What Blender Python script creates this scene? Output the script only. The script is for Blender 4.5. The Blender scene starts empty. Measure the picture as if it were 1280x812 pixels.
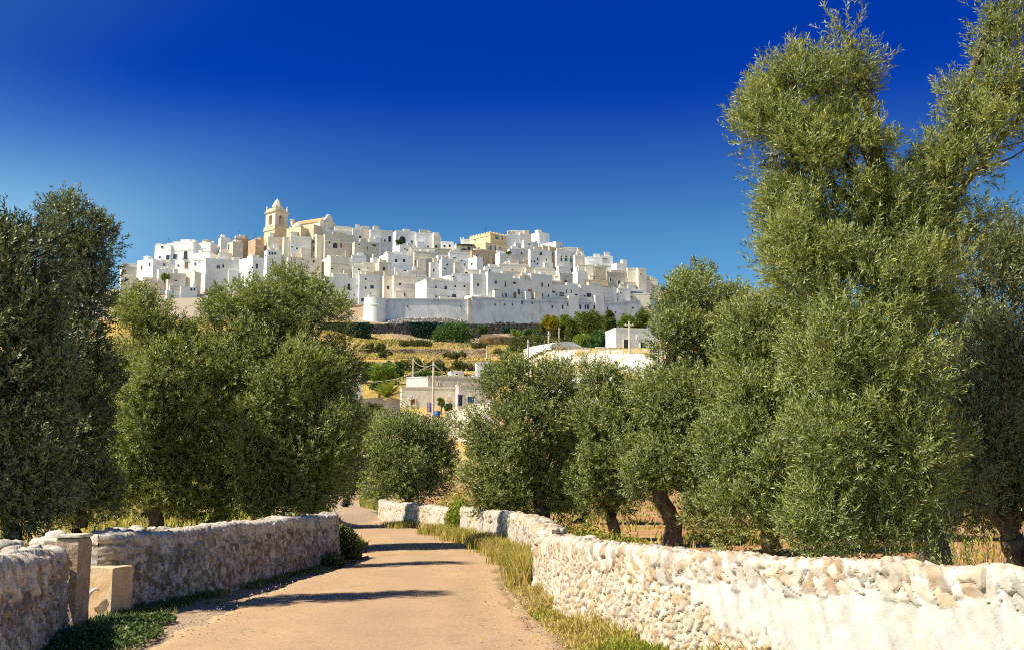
import bpy, math, random
import numpy as np
from mathutils import Vector
R = math.radians
rng = np.random.default_rng(7)
random.seed(7)
scene = bpy.context.scene
COL = scene.collection
# ---------------------------------------------------------------- camera
FPX = 1370.0
CAM = np.array([0.0, 0.0, 1.65])
PITCH = math.atan(202/1370.0)
cp, sp = math.cos(PITCH), math.sin(PITCH)
def ray(px, py):
    x = (px-640)/FPX; u = (406-py)/FPX
    return np.array([x, cp-u*sp, sp+u*cp])
def P(px, py, D):
    d = ray(px, py); t = D/d[1]
    return CAM+t*d
cd = bpy.data.cameras.new('camera'); cam = bpy.data.objects.new('camera', cd); COL.objects.link(cam)
cam.location = CAM; cam.rotation_euler = (R(90)+PITCH, 0, 0)
cd.sensor_width = 36; cd.lens = 36*FPX/1280; cd.clip_start = 0.1; cd.clip_end = 12000
scene.camera = cam
# ---------------------------------------------------------------- light
SUN_EL, SUN_A = R(51), R(19)      # SUN_A: how far behind the camera plane the sun stands (on the left)
sd = np.array([-math.cos(SUN_A)*math.cos(SUN_EL), -math.sin(SUN_A)*math.cos(SUN_EL), math.sin(SUN_EL)])
sl = bpy.data.lights.new('sun', 'SUN'); so = bpy.data.objects.new('sun', sl); COL.objects.link(so)
sl.energy = 5.0; sl.angle = R(0.5); sl.color = (1.0, 0.91, 0.76)
so.rotation_euler = Vector(sd).to_track_quat('Z', 'Y').to_euler()
so.location = (-20, -10, 30)
w = bpy.data.worlds.new('World'); scene.world = w; w.use_nodes = True
nt = w.node_tree; nt.nodes.clear()
sky = nt.nodes.new('ShaderNodeTexSky'); sky.sky_type = 'NISHITA'; sky.sun_disc = False
sky.sun_elevation = SUN_EL
sky.sun_rotation = math.atan2(sd[0], sd[1])
sky.altitude = 2500; sky.air_density = 1.0; sky.dust_density = 0.1; sky.ozone_density = 4.0
def mnode(op, a, b=None, c=None):
    n = nt.nodes.new('ShaderNodeMath'); n.operation = op
    for i, v in enumerate((a, b, c)):
        if v is None: continue
        if isinstance(v, (int, float)): n.inputs[i].default_value = v
        else: nt.links.new(v, n.inputs[i])
    return n.outputs[0]
def mrange(v, a, b):
    n = nt.nodes.new('ShaderNodeMapRange'); n.interpolation_type = 'SMOOTHSTEP'; n.inputs['From Min'].default_value = a; n.inputs['From Max'].default_value = b
    nt.links.new(v, n.inputs['Value']); return n.outputs[0]
L = nt.links.new
tc = nt.nodes.new('ShaderNodeTexCoord'); sx = nt.nodes.new('ShaderNodeSeparateXYZ'); L(tc.outputs['Generated'], sx.inputs[0])
vd = nt.nodes.new('ShaderNodeVectorMath'); vd.operation = 'DOT_PRODUCT'; L(tc.outputs['Generated'], vd.inputs[0]); vd.inputs[1].default_value = tuple(sd)
ca = vd.outputs['Value']
# polarised sky: deep blue about ninety degrees from the sun and well above the horizon
mz = mrange(sx.outputs['Z'], .215, .365)
band = mnode('SUBTRACT', 1.0, mnode('MULTIPLY', mrange(ca, .24, .48), .72))
mask = mnode('MULTIPLY', mz, band)
glow = mnode('MULTIPLY', mnode('SUBTRACT', 1.0, mz), mrange(ca, .09, .26))
low = mnode('SUBTRACT', 1.0, mrange(sx.outputs['Z'], .12, .28))
cf = nt.nodes.new('ShaderNodeCombineXYZ')
for i, (dk, gl, hz) in enumerate(((.0, 2.0, .66), (.27, .85, .98), (.98, .30, .97))):
    v = mnode('ADD', mnode('MULTIPLY', mnode('SUBTRACT', 1.0, mask), hz), mnode('MULTIPLY', mask, dk))
    v = mnode('MULTIPLY', v, mnode('ADD', 1.0, mnode('MULTIPLY', glow, gl)))
    v = mnode('MULTIPLY', v, mnode('ADD', 1.0, mnode('MULTIPLY', low, (1.05, .55, .22)[i]))); L(v, cf.inputs[i])
mx = nt.nodes.new('ShaderNodeMix'); mx.data_type = 'RGBA'; mx.blend_type = 'MULTIPLY'; mx.inputs[0].default_value = 1
mt = nt.nodes.new('ShaderNodeMix'); mt.data_type = 'RGBA'; mt.blend_type = 'MULTIPLY'; mt.inputs[0].default_value = 1; mt.inputs[7].default_value = (.60,.86,1.08,1)
bg = nt.nodes.new('ShaderNodeBackground'); bg.inputs[1].default_value = 0.068
wo = nt.nodes.new('ShaderNodeOutputWorld')
L(sky.outputs[0], mt.inputs[6]); L(mt.outputs[2], mx.inputs[6]); L(cf.outputs[0], mx.inputs[7]); L(mx.outputs[2], bg.inputs[0]); L(bg.outputs[0], wo.inputs[0])
scene.view_settings.view_transform = 'Standard'; scene.view_settings.look = 'None'
scene.view_settings.exposure = 0.74; scene.view_settings.gamma = 1
scene.cycles.max_bounces = 5; scene.cycles.transparent_max_bounces = 4
scene.cycles.use_denoising = False
scene.cycles.pixel_filter_type = 'BLACKMAN_HARRIS'; scene.cycles.filter_width = 1.05
# ---------------------------------------------------------------- materials
def mat(name, cols, scale=1.0, rough=0.9, bump=0.0, bscale=None, stretch=(1,1,1), attr=None, detail=6, contrast=(0.35,0.65), spec=0.2, stain=None):
    """cols: list of 2-3 base colours mixed by world-space noise; attr: colour attribute used instead of the first colour"""
    m = bpy.data.materials.new(name); m.use_nodes = True
    t = m.node_tree; N = t.nodes; K = t.links.new
    b = N['Principled BSDF']; b.inputs['Roughness'].default_value = rough; b.inputs['Specular IOR Level'].default_value = spec
    g = N.new('ShaderNodeNewGeometry')
    mp = N.new('ShaderNodeMapping'); mp.inputs['Scale'].default_value = stretch
    K(g.outputs['Position'], mp.inputs['Vector'])
    n = N.new('ShaderNodeTexNoise'); n.inputs['Scale'].default_value = scale; n.inputs['Detail'].default_value = detail; n.inputs['Roughness'].default_value = 0.62
    K(mp.outputs[0], n.inputs['Vector'])
    r = N.new('ShaderNodeValToRGB'); cr = r.color_ramp
    cr.elements[0].position = contrast[0]; cr.elements[1].position = contrast[1]
    if attr:
        cr.elements[0].color = (*[cols[0]]*3, 1) if not hasattr(cols[0], '__len__') else (*cols[0], 1)
        cr.elements[1].color = (*[cols[1]]*3, 1) if not hasattr(cols[1], '__len__') else (*cols[1], 1)
        K(n.outputs[0], r.inputs[0])
        a = N.new('ShaderNodeAttribute'); a.attribute_name = attr
        x = N.new('ShaderNodeMix'); x.data_type = 'RGBA'; x.blend_type = 'MULTIPLY'; x.inputs[0].default_value = 1
        K(a.outputs['Color'], x.inputs[6]); K(r.outputs[0], x.inputs[7]); out = x.outputs[2]
    else:
        cr.elements[0].color = (*cols[0], 1); cr.elements[1].color = (*cols[-1], 1)
        if len(cols) == 3:
            e = cr.elements.new((contrast[0]+contrast[1])/2); e.color = (*cols[1], 1)
        K(n.outputs[0], r.inputs[0]); out = r.outputs[0]
    if stain:   # long drips and blotches of a second colour
        mp2 = N.new('ShaderNodeMapping'); mp2.inputs['Scale'].default_value = stain.get('stretch', (1.1,1.1,.13)); K(g.outputs['Position'], mp2.inputs['Vector'])
        n2 = N.new('ShaderNodeTexNoise'); n2.inputs['Scale'].default_value = stain.get('scale', .8); n2.inputs['Detail'].default_value = 5; n2.inputs['Roughness'].default_value = .7
        K(mp2.outputs[0], n2.inputs['Vector'])
        mr = N.new('ShaderNodeMapRange'); mr.inputs['From Min'].default_value = stain.get('lo', .5); mr.inputs['From Max'].default_value = stain.get('hi', .75)
        mr.inputs['To Max'].default_value = stain.get('amt', .6)
        K(n2.outputs[0], mr.inputs['Value'])
        x = N.new('ShaderNodeMix'); x.data_type = 'RGBA'
        K(mr.outputs[0], x.inputs[0]); K(out, x.inputs[6]); x.inputs[7].default_value = (*stain['col'], 1); out = x.outputs[2]
    K(out, b.inputs['Base Color'])
    if bump:
        n3 = N.new('ShaderNodeTexNoise'); n3.inputs['Scale'].default_value = bscale or scale*4; n3.inputs['Detail'].default_value = 6; n3.inputs['Roughness'].default_value = .65
        K(g.outputs['Position'], n3.inputs['Vector'])
        bp = N.new('ShaderNodeBump'); bp.inputs['Strength'].default_value = 1; bp.inputs['Distance'].default_value = bump
        K(n3.outputs[0], bp.inputs['Height']); K(bp.outputs[0], b.inputs['Normal'])
    return m
def leafmat(name, stops, back=None, transl=0.25, rough=0.5, spec=0.3):
    """stops: colours along the per-leaf tint attribute; back: colour of the leaf's underside"""
    m = bpy.data.materials.new(name); m.use_nodes = True
    t = m.node_tree; N = t.nodes; K = t.links.new
    b = N['Principled BSDF']; b.inputs['Roughness'].default_value = rough; b.inputs['Specular IOR Level'].default_value = spec
    a = N.new('ShaderNodeAttribute'); a.attribute_name = 'tint'
    r = N.new('ShaderNodeValToRGB'); cr = r.color_ramp
    cr.elements[0].color = (*stops[0], 1); cr.elements[1].color = (*stops[-1], 1)
    for i, s in enumerate(stops[1:-1]):
        e = cr.elements.new((i+1)/(len(stops)-1)); e.color = (*s, 1)
    K(a.outputs['Fac'], r.inputs[0]); out = r.outputs[0]
    if back:
        g = N.new('ShaderNodeNewGeometry'); x = N.new('ShaderNodeMix'); x.data_type = 'RGBA'
        K(g.outputs['Backfacing'], x.inputs[0]); K(out, x.inputs[6]); x.inputs[7].default_value = (*back, 1); out = x.outputs[2]
    K(out, b.inputs['Base Color'])
    tr = N.new('ShaderNodeBsdfTranslucent'); K(r.outputs[0], tr.inputs[0])
    ms = N.new('ShaderNodeMixShader'); ms.inputs[0].default_value = transl
    K(b.outputs[0], ms.inputs[1]); K(tr.outputs[0], ms.inputs[2]); K(ms.outputs[0], N['Material Output'].inputs[0])
    return m
M = {}
# ---------------------------------------------------------------- objects
def tag(o, label=None, cat=None, group=None, kind=None):
    if label: o['label'] = label
    if cat: o['category'] = cat
    if group: o['group'] = group
    if kind: o['kind'] = kind
    return o
def empty(name, loc, label=None, cat=None, group=None, kind=None):
    o = bpy.data.objects.new(name, None); COL.objects.link(o); o.location = [float(c) for c in loc]; o.empty_display_size = 0.3
    return tag(o, label, cat, group, kind)
def link(name, me, parent=None, loc=None):
    o = bpy.data.objects.new(name, me); COL.objects.link(o)
    if parent: o.parent = parent
    if loc is not None: o.location = [float(c) for c in loc]
    return o
def mesh_np(name, V, Q, mats, parent=None, attrs=None, smooth=False, T=None, midx=None):
    """V (n,3) in world space; Q (m,4) quads and/or T triangles. The object's origin is its parent's (or the mesh's base)."""
    V = np.asarray(V, np.float64)
    if parent is not None: org = np.array(parent.location)
    else: org = np.array([V[:,0].mean(), V[:,1].mean(), V[:,2].min()])
    V = (V-org).astype(np.float32)
    me = bpy.data.meshes.new(name)
    nq = 0 if Q is None else len(Q); ntr = 0 if T is None else len(T)
    me.vertices.add(len(V)); me.vertices.foreach_set('co', V.ravel())
    li = []
    if nq: li.append(np.asarray(Q).ravel())
    if ntr: li.append(np.asarray(T).ravel())
    li = np.concatenate(li).astype(np.int32)
    me.loops.add(len(li)); me.loops.foreach_set('vertex_index', li)
    st = np.concatenate([np.arange(nq)*4, nq*4+np.arange(ntr)*3]).astype(np.int32)
    me.polygons.add(nq+ntr); me.polygons.foreach_set('loop_start', st)
    if smooth: me.polygons.foreach_set('use_smooth', np.ones(nq+ntr, bool))
    for m in (mats if isinstance(mats, (list, tuple)) else [mats]): me.materials.append(m)
    if midx is not None: me.polygons.foreach_set('material_index', np.asarray(midx, np.int32))
    for k, a in (attrs or {}).items():
        a = np.asarray(a, np.float32)
        if a.ndim == 1:
            at = me.attributes.new(k, 'FLOAT', 'POINT'); at.data.foreach_set('value', a)
        else:
            at = me.attributes.new(k, 'FLOAT_COLOR', 'POINT')
            at.data.foreach_set('color', np.concatenate([a, np.ones((len(a),1), np.float32)], 1).ravel())
    me.update(calc_edges=True); me.validate()
    o = link(name, me, parent, None if parent is not None else org)
    return o
class MB:
    """collects boxes, prisms and tubes with material indices, builds ONE mesh object"""
    def __init__(s): s.v=[]; s.f=[]; s.m=[]
    def poly(s, pts, faces, mi=0):
        n = len(s.v); s.v += [tuple(float(c) for c in p) for p in pts]
        for f in faces: s.f.append([i+n for i in f]); s.m.append(mi)
    def hexa(s, b, t, mi=0):   # b, t: four bottom and four top points
        s.poly(list(b)+list(t), [(3,2,1,0),(4,5,6,7),(0,1,5,4),(1,2,6,5),(2,3,7,6),(3,0,4,7)], mi)
    def obox(s, c, tx, ty, w, d, z0, z1, mi=0, taper=1.0):
        """oriented box; c centre xy, tx/ty unit directions"""
        q = []
        for z, k in ((z0, 1.0), (z1, taper)):
            for a, b in ((-1,-1),(1,-1),(1,1),(-1,1)):
                q.append((c[0]+tx[0]*a*w/2*k+ty[0]*b*d/2*k, c[1]+tx[1]*a*w/2*k+ty[1]*b*d/2*k, z))
        s.hexa(q[:4], q[4:], mi)
    def tube(s, pts, rad, n=8, mi=0, caps=True):
        pts = [np.array(p, float) for p in pts]
        if not hasattr(rad, '__len__'): rad = [rad]*len(pts)
        base = len(s.v); up = np.array([0.13, 0.07, 1.0])
        for i, p in enumerate(pts):
            t = pts[min(i+1, len(pts)-1)]-pts[max(i-1, 0)]; t = t/(np.linalg.norm(t)+1e-9)
            a = np.cross(t, up if abs(t[2]) < .95 else np.array([1.0,0.1,0])); a /= np.linalg.norm(a)+1e-9
            b = np.cross(t, a)
            for k in range(n):
                th = 2*math.pi*k/n
                s.v.append(tuple(p+(a*math.cos(th)+b*math.sin(th))*rad[i]))
        for i in range(len(pts)-1):
            for k in range(n):
                s.f.append([base+i*n+k, base+i*n+(k+1)%n, base+(i+1)*n+(k+1)%n, base+(i+1)*n+k]); s.m.append(mi)
        if caps:
            s.f.append([base+k for k in range(n)][::-1]); s.m.append(mi)
            s.f.append([base+(len(pts)-1)*n+k for k in range(n)]); s.m.append(mi)
    def lathe(s, c, prof, n=20, mi=0):
        base = len(s.v)
        for r, z in prof:
            for k in range(n):
                th = 2*math.pi*k/n; s.v.append((c[0]+r*math.cos(th), c[1]+r*math.sin(th), z))
        for i in range(len(prof)-1):
            for k in range(n):
                s.f.append([base+i*n+k, base+i*n+(k+1)%n, base+(i+1)*n+(k+1)%n, base+(i+1)*n+k]); s.m.append(mi)
        s.f.append([base+(len(prof)-1)*n+k for k in range(n)]); s.m.append(mi)
        s.f.append([base+k for k in range(n)][::-1]); s.m.append(mi)
    def build(s, name, mats, parent=None, smooth=False):
        V = np.array(s.v)
        org = np.array(parent.location) if parent is not None else np.array([V[:,0].mean(), V[:,1].mean(), V[:,2].min()])
        me = bpy.data.meshes.new(name); me.from_pydata([tuple(p) for p in (V-org)], [], s.f)
        for m in (mats if isinstance(mats, (list, tuple)) else [mats]): me.materials.append(m)
        me.polygons.foreach_set('material_index', s.m)
        if smooth: me.polygons.foreach_set('use_smooth', [True]*len(s.f))
        me.update()
        import bmesh
        bm = bmesh.new(); bm.from_mesh(me); bmesh.ops.recalc_face_normals(bm, faces=bm.faces); bm.to_mesh(me); bm.free()
        return link(name, me, parent, None if parent is not None else org)
# ---------------------------------------------------------------- noise
def sstep(x, a, b):
    t = np.clip((x-a)/(b-a), 0, 1); return t*t*(3-2*t)
def h2(i, j, s=0.0):
    v = np.sin(i*127.1+j*311.7+s*74.7)*43758.5453
    return v-np.floor(v)
def vn(x, y, s=0.0):
    i = np.floor(x); j = np.floor(y); f = x-i; g = y-j; f = f*f*(3-2*f); g = g*g*(3-2*g)
    return (h2(i,j,s)*(1-f)+h2(i+1,j,s)*f)*(1-g)+(h2(i,j+1,s)*(1-f)+h2(i+1,j+1,s)*f)*g
def fbm(x, y, s=0.0, o=4):
    t = 0; a = .5
    for k in range(o): t = t+a*vn(x*2**k, y*2**k, s+k*3.3); a *= .5
    return t
def voro(u, v, s=0.0, jit=0.9, full=False):
    iu = np.floor(u); iv = np.floor(v)
    f1 = np.full(u.shape, 9.0); f2 = np.full(u.shape, 9.0); cid = np.zeros(u.shape); ox = np.zeros(u.shape); oy = np.zeros(u.shape)
    for a in (-1,0,1):
        for b in (-1,0,1):
            ci = iu+a; cj = iv+b
            dx = ci+.5+(h2(ci,cj,s)-.5)*jit-u; dy = cj+.5+(h2(ci,cj,s+5)-.5)*jit-v
            d = np.sqrt(dx*dx+dy*dy); idc = h2(ci,cj,s+9)
            near = d < f1
            f2 = np.where(near, f1, np.minimum(f2, d)); cid = np.where(near, idc, cid); f1 = np.where(near, d, f1); ox = np.where(near, dx, ox); oy = np.where(near, dy, oy)
    return (f1, f2, cid, ox, oy) if full else (f1, f2, cid)
# ================================================================ GROUND
ROAD_C = np.array([  # y, left x, right x
 (-12,-4.6,1.6),(0,-4.3,1.1),(6,-3.9,.85),(11.1,-3.75,.6),(16.3,-3.95,.05),(20,-3.75,-.15),(24.6,-3.45,-.15),(29.4,-3.75,-.86),(36,-5.0,-2.0),
 (43,-6.5,-3.5),(52,-8.5,-5.4),(61,-10.0,-7.2),(70,-12.0,-9.4),(85,-14.4,-11.6),(110,-18.2,-14.9),(125,-21.5,-18)])
yy = np.linspace(-12, 125, 550)
def smooth_i(y, col):
    v = np.interp(yy, ROAD_C[:,0], ROAD_C[:,col]); k = np.ones(17)/17
    v = np.convolve(np.pad(v, 8, mode='edge'), k, 'valid'); return np.interp(y, yy, v)
def roadL(y): return smooth_i(y, 1)
def roadR(y): return smooth_i(y, 2)
PROF = np.array([(-100,0),(80,0),(110,1.25),(125,3.2),(140,7.4),(165,13.2),(210,22.8),(250,29),(330,43),(408,55.8),(414,62.5),(430,64.5),(470,76),(540,98),(580,106),(640,100),(760,60),(900,20),(1200,0),(9000,0)])
def ground(x, y):
    x = np.asarray(x, float); y = np.asarray(y, float)
    p = np.interp(y-.35*(np.clip(x,-75,20)+30)*sstep(y, 370, 392)*(1-sstep(y, 500, 560)), PROF[:,0], PROF[:,1])
    p = np.where((y > 400) & (y < 520), np.minimum(p, 64.5+.03*(y-400)+(p-64.5-.03*(y-400))*(1-sstep(x, -28, -14)*(1-sstep(y,500,520)))), p)
    lat = .2+.8*sstep(x, -480, -235)*(1-sstep(x, 110, 330))
    p = np.where(y > 420, 64*0+ (p*lat), p*(lat+(1-lat)*sstep(-y, -420, -120)))
    p = p+5.2*sstep(x, -4, 9)*sstep(y, 172, 200)*(1-sstep(y, 222, 300))
    p = p+.38*sstep(-x, 6.0, 8.0)*(1-sstep(y, 70, 95))*sstep(y, -30, 5)
    far = sstep(y, 125, 160)
    p = p+far*(fbm(x/17, y/17, 3)-.5)*1.6*(1-sstep(y,1000,1200))
    dr = np.maximum(np.maximum(roadL(y)-x, x-roadR(y)), 0)
    off = sstep(dr, .6, 3.0)*(1-far)
    p = p+off*((fbm(x/2.3, y/2.3, 1)-.45)*.16)
    return p
def lines(segs):
    out = []
    for a, b, st in segs: out += list(np.arange(a, b, st))
    return np.array(out+[segs[-1][1]])
gx = np.concatenate([-np.geomspace(60, 5000, 60)[::-1], np.arange(-59, 41, .6), np.geomspace(41.5, 5000, 60)])
gy = np.concatenate([lines([(-120,-12,12),(-12,75,.6),(75,130,1.2),(130,410,4),(410,420,2),(420,700,6)]), np.geomspace(710, 9000, 40)])
X, Y = np.meshgrid(gx, gy)
Z = ground(X, Y)
nx, ny = len(gx), len(gy)
ii = np.arange(ny-1)[:,None]*nx+np.arange(nx-1)[None,:]
Q = np.stack([ii, ii+1, ii+nx+1, ii+nx], -1).reshape(-1,4)
# soil, dry grass and rock by region (the ground's own colours)
def gcol(x, y):
    n1 = fbm(x/3.1, y/3.1, 11); n2 = fbm(x/.9, y/.9, 12); n3 = fbm(x/28, y/9, 15)
    soil = np.array([.40,.19,.085]); dry = np.array([.42,.33,.14]); grn = np.array([.17,.20,.055]); gold = np.array([.50,.33,.085]); rock = np.array([.36,.30,.22]); sand = np.array([.40,.29,.19])
    def mixc(a, b, t): return a*(1-t[...,None])+b*t[...,None]
    c = mixc(dry, grn, sstep(n1, .45, .62))
    soilm = sstep(x, roadR(np.minimum(y,125))+3.2, roadR(np.minimum(y,125))+5)*(1-sstep(y, 110, 130))*sstep(n2, .25, .5)
    c = mixc(c, soil, soilm*.95)
    dr = np.maximum(np.maximum(roadL(y)-x, x-roadR(y)), 0)
    c = mixc(c, sand, (1-sstep(dr+.5*n2-.9*(x < roadL(np.minimum(y,125))), .25, .8))*(1-sstep(y, 124, 130)))
    hill = mixc(mixc(gold, grn, sstep(n3, .52, .66)), gold*.5, sstep(n1, .46, .60))
    c = mixc(c, hill, sstep(y, 120, 150))
    c = mixc(c, np.array([.50,.33,.2]), sstep(y,120,130)*(1-sstep(y,165,180))*sstep(n1,.4,.5))
    c = mixc(c, rock, sstep(y+(n3-.5)*30, 396, 412))
    rt = sstep(x, -2, 8)*sstep(y, 160, 172)*(1-sstep(y, 204, 209))
    c = mixc(c, np.array([.68,.63,.54]), rt*sstep(n1, .33, .45))
    return c
C = gcol(X.ravel(), Y.ravel())
M['ground'] = mat('ground_soil', [.68, 1.2], scale=6, attr='Col', bump=.03, bscale=22, contrast=(.3,.7))
V = np.stack([X, Y, Z-.0], -1).reshape(-1,3)
# the road corridor of the terrain sits just under the road sheet
dr = np.maximum(np.maximum(roadL(Y)-X, X-roadR(Y)), 0).ravel()
V[:,2] -= np.where((dr < .75) & (Y.ravel() < 124), .035, 0)
g = mesh_np('ground', V, Q, M['ground'], attrs={'Col': C}, smooth=True); tag(g, kind='structure')
# ---------------------------------------------------------------- road
ry = lines([(-12,8,.5),(8,40,.12),(40,125,.4)]); nu = 40
uu = np.linspace(0, 1, nu)
lx = roadL(ry)+(fbm(ry*1.3, ry*0, 21)-.5)*.45+(fbm(ry*6, ry*0, 22)-.5)*.16
rx = roadR(ry)+(fbm(ry*1.3, ry*0+5, 23)-.5)*.5+(fbm(ry*6, ry*0, 24)-.5)*.18
RX = lx[:,None]*(1-uu)+rx[:,None]*uu; RY = np.repeat(ry[:,None], nu, 1)
camber = .02+.035*(1-(2*uu-1)**2)
RZ = np.interp(RY, PROF[:,0], PROF[:,1])+camber[None,:]+(fbm(RX/1.6, RY/1.6, 31)-.5)*.02
RZ[:,1] -= .012; RZ[:,-2] -= .012; RX[:,0] -= .02; RX[:,-1] += .02; RZ[:,0] -= .12; RZ[:,-1] -= .12
ii = np.arange(len(ry)-1)[:,None]*nu+np.arange(nu-1)[None,:]
Q = np.stack([ii, ii+1, ii+nu+1, ii+nu], -1).reshape(-1,4)
n1 = fbm(RX/.8, RY/1.4, 33); n2 = fbm(RX/2.5, RY/7, 34)
base = np.array([.390,.265,.152]); c = base*(1+(n1-.45)[...,None]*.28+(n2-.45)[...,None]*.22)
tr = np.exp(-((uu-.30)/.07)**2)+np.exp(-((uu-.70)/.07)**2)
c = c*(1+.07*tr[None,:,None])
pt = sstep(fbm(RX/1.9+5, RY/4.5, 44), .54, .57)[...,None]; c = c*(1-.10*pt)+np.array([.42,.30,.19])*.10*pt
grit = sstep(fbm(RX/.16, RY/.3, 45), .60, .72)[...,None]; c = c*(1-.14*grit)
edge = np.minimum(uu, 1-uu)
ed = (1-sstep(edge[None,:]+(n1-.45)*.12, .02, .16))[...,None]
c = c*(1-ed)+np.array([.44,.30,.17])*ed
# patches and cracks with shapes of their own
f1, f2, cc = voro(RX/1.7+n1*.6, RY/2.6+n1*.5, 7); crack = (1-sstep(f2-f1, .0, .02))*sstep(fbm(RX/2, RY/3, 39), .5, .6)
c = c*(1-.18*(crack*sstep(np.minimum(uu,1-uu),.08,.2)[None,:])[...,None])
M['road'] = mat('worn_asphalt', [.80, 1.18], scale=34, attr='Col', bump=.006, bscale=90, contrast=(.32,.68), rough=.95, spec=.12)
r = mesh_np('road', np.stack([RX,RY,RZ],-1).reshape(-1,3), Q, M['road'], attrs={'Col': c.reshape(-1,3)}, smooth=True); tag(r, kind='structure')

# ================================================================ DRY STONE WALLS
M['limestone'] = mat('limewashed_stone', [.82, 1.12], scale=9, attr='Col', bump=.005, bscale=60, contrast=(.3,.72), rough=.95, spec=.08)
M['stone'] = mat('dry_stone', [.62, 1.25], scale=16, attr='Col', bump=.012, bscale=55, contrast=(.3,.72), rough=.95, spec=.08)
def spline(pts, step):
    pts = np.array(pts, float); d = np.r_[0, np.cumsum(np.linalg.norm(np.diff(pts[:,:2], axis=0), axis=1))]
    s = np.arange(0, d[-1], step); f = np.linspace(0, d[-1], 400)
    cols = []
    for k in range(pts.shape[1]):
        v = np.interp(f, d, pts[:,k]); w_ = max(3, int(400*.05)|1); v = np.convolve(np.pad(v, w_//2, mode='reflect', reflect_type='odd'), np.ones(w_)/w_, 'valid')
        cols.append(np.interp(s, f, v))
    return s, np.stack(cols, -1)
def stone_wall(name, pts, step, label, pal, cell=.12, cope=.24, half=(.27,.19), amp=.035, camp=.06, white=None, lean=.5, seed=1, copecol=None, hn=.05, endcap=(1,1), group=None, copeband=.2, tiltc=.6, dirt=(.24,.16,.10), m='stone'):
    """pts rows: x, y, height.  Right-hand side of the travel direction is v=0."""
    m_stone = m
    s, c = spline(pts, step)
    T = np.gradient(c[:,:2], axis=0); T /= np.linalg.norm(T, axis=1)[:,None]
    S = np.stack([T[:,1], -T[:,0]], 1)                  # right-hand side
    H = c[:,2]+(fbm(s/.55, s*0, seed)-.47)*hn*2
    h0 = float(np.mean(H))
    # profile: list (side offset, z fraction, normal side, normal z, v length)
    prof = []
    nz = int(h0/step)
    for k in range(nz): f = k/nz; prof.append((half[0]+(half[1]-half[0])*f, f*.93, 1, .05))
    for k in range(9): a = k/8*math.pi/2; prof.append((half[1]-.07+.07*math.cos(a), .93+.07*math.sin(a), math.cos(a), math.sin(a)))
    nt_ = int(2*(half[1]-.07)/step)
    for k in range(1, nt_): prof.append((half[1]-.07-2*(half[1]-.07)*k/nt_, 1.0, 0, 1))
    for k in range(9): a = math.pi/2+k/8*math.pi/2; prof.append((-(half[1]-.07)+.07*math.cos(a), .93+.07*math.sin(a), math.cos(a), math.sin(a)))
    nb = max(6, nz//2)
    for k in range(nb+1): f = 1-k/nb; prof.append((-(half[0]+(half[1]-half[0])*f), f*.93, -1, .05))
    prof = np.array(prof); m = len(prof)
    # end rings
    ne = max(4, int(.16/step)); pre = []
    e = np.linspace(0, math.pi/2, ne+1)[1:]
    idx = np.arange(len(s)); rows = [(0, -math.sin(a)*.17, math.cos(a)) for a in e[::-1]]+[(i, 0, 1) for i in idx]+[(len(s)-1, math.sin(a)*.17, math.cos(a)) for a in e]
    ri = np.array([r_[0] for r_ in rows]); rt = np.array([r_[1] for r_ in rows]); rs = np.array([max(r_[2], 0)**.6 if abs(r_[2]) > 1e-6 else 0. for r_ in rows])
    ss = s[ri]+rt
    cx = c[ri,0]+T[ri,0]*rt; cy = c[ri,1]+T[ri,1]*rt
    vlen = np.r_[0, np.cumsum(np.hypot(np.diff(prof[:,0]), np.diff(prof[:,1]*h0)))]
    SS = ss[:,None]+0*prof[None,:,0]; VV = vlen[None,:]+0*SS
    SS2 = SS+rs[:,None]*0+ (1-rs[:,None])*prof[None,:,0]*1.0
    zf = prof[None,:,1]
    # stones: small leaning field stones, larger coping stones near the top
    wob = (fbm(SS/.3, VV/.3, seed+2)-.47)*.12
    u = (SS2+wob-(VV)*lean*.5)/cell; v = (VV+wob)/(cell*1.35)
    a1, a2, ac, ax_, ay_ = voro(u, v, seed, full=True)
    b1, b2, bc, bx_, by_ = voro((SS2+wob*.6+(VV-h0)*tiltc)/(cope), (VV-h0*.98)/(cope*1.9)+.35, seed+20, full=True)
    sm = sstep(fbm(SS/.6, VV/.6, seed+31), .5, .56)
    e1, e2, ec, ex_, ey_ = voro((SS2+wob+(VV-h0)*tiltc)/(cope*.55), VV/(cope*.8), seed+25, full=True)
    b1 = np.where(sm > .5, e1, b1); b2 = np.where(sm > .5, e2, b2); bc = np.where(sm > .5, ec*.6, bc); bx_ = np.where(sm > .5, ex_, bx_); by_ = np.where(sm > .5, ey_, by_)
    g1 = sstep(a2-a1, .015, .19); g2 = sstep(b2-b1, .01, .15)
    tl1 = ax_*(h2(ac*91,ac*7)-.5)*2+ay_*(h2(ac*31,ac*17)-.5)*2; tl2 = bx_*(h2(bc*91,bc*7)-.5)*2+by_*(h2(bc*31,bc*17)-.5)*2
    topd = (1-zf)*h0+0*SS
    ce = copeband+.10*(bc-.5)+.05*(fbm(SS/.2, VV/.2, seed+8)-.5)
    cm = 1-sstep(topd, ce-.02, ce+.02)                    # 1 inside the coping band
    cm = np.where(prof[None,:,0] < -half[1]*.5, cm, cm)
    d1 = g1*(.45+.55*ac+.8*tl1)*amp+(fbm(SS/.05, VV/.05, seed+4, 3)-.47)*amp*.55
    d2 = g2*(.45+.45*bc+.6*tl2)*camp+(fbm(SS/.07, VV/.07, seed+5, 3)-.47)*camp*.5
    pal = np.array(pal); cp_ = np.array(copecol if copecol is not None else pal)
    col1 = pal[(ac*len(pal)*.999).astype(int)]*(.85+.3*h2(ac*57, ac*13))[...,None]
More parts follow.
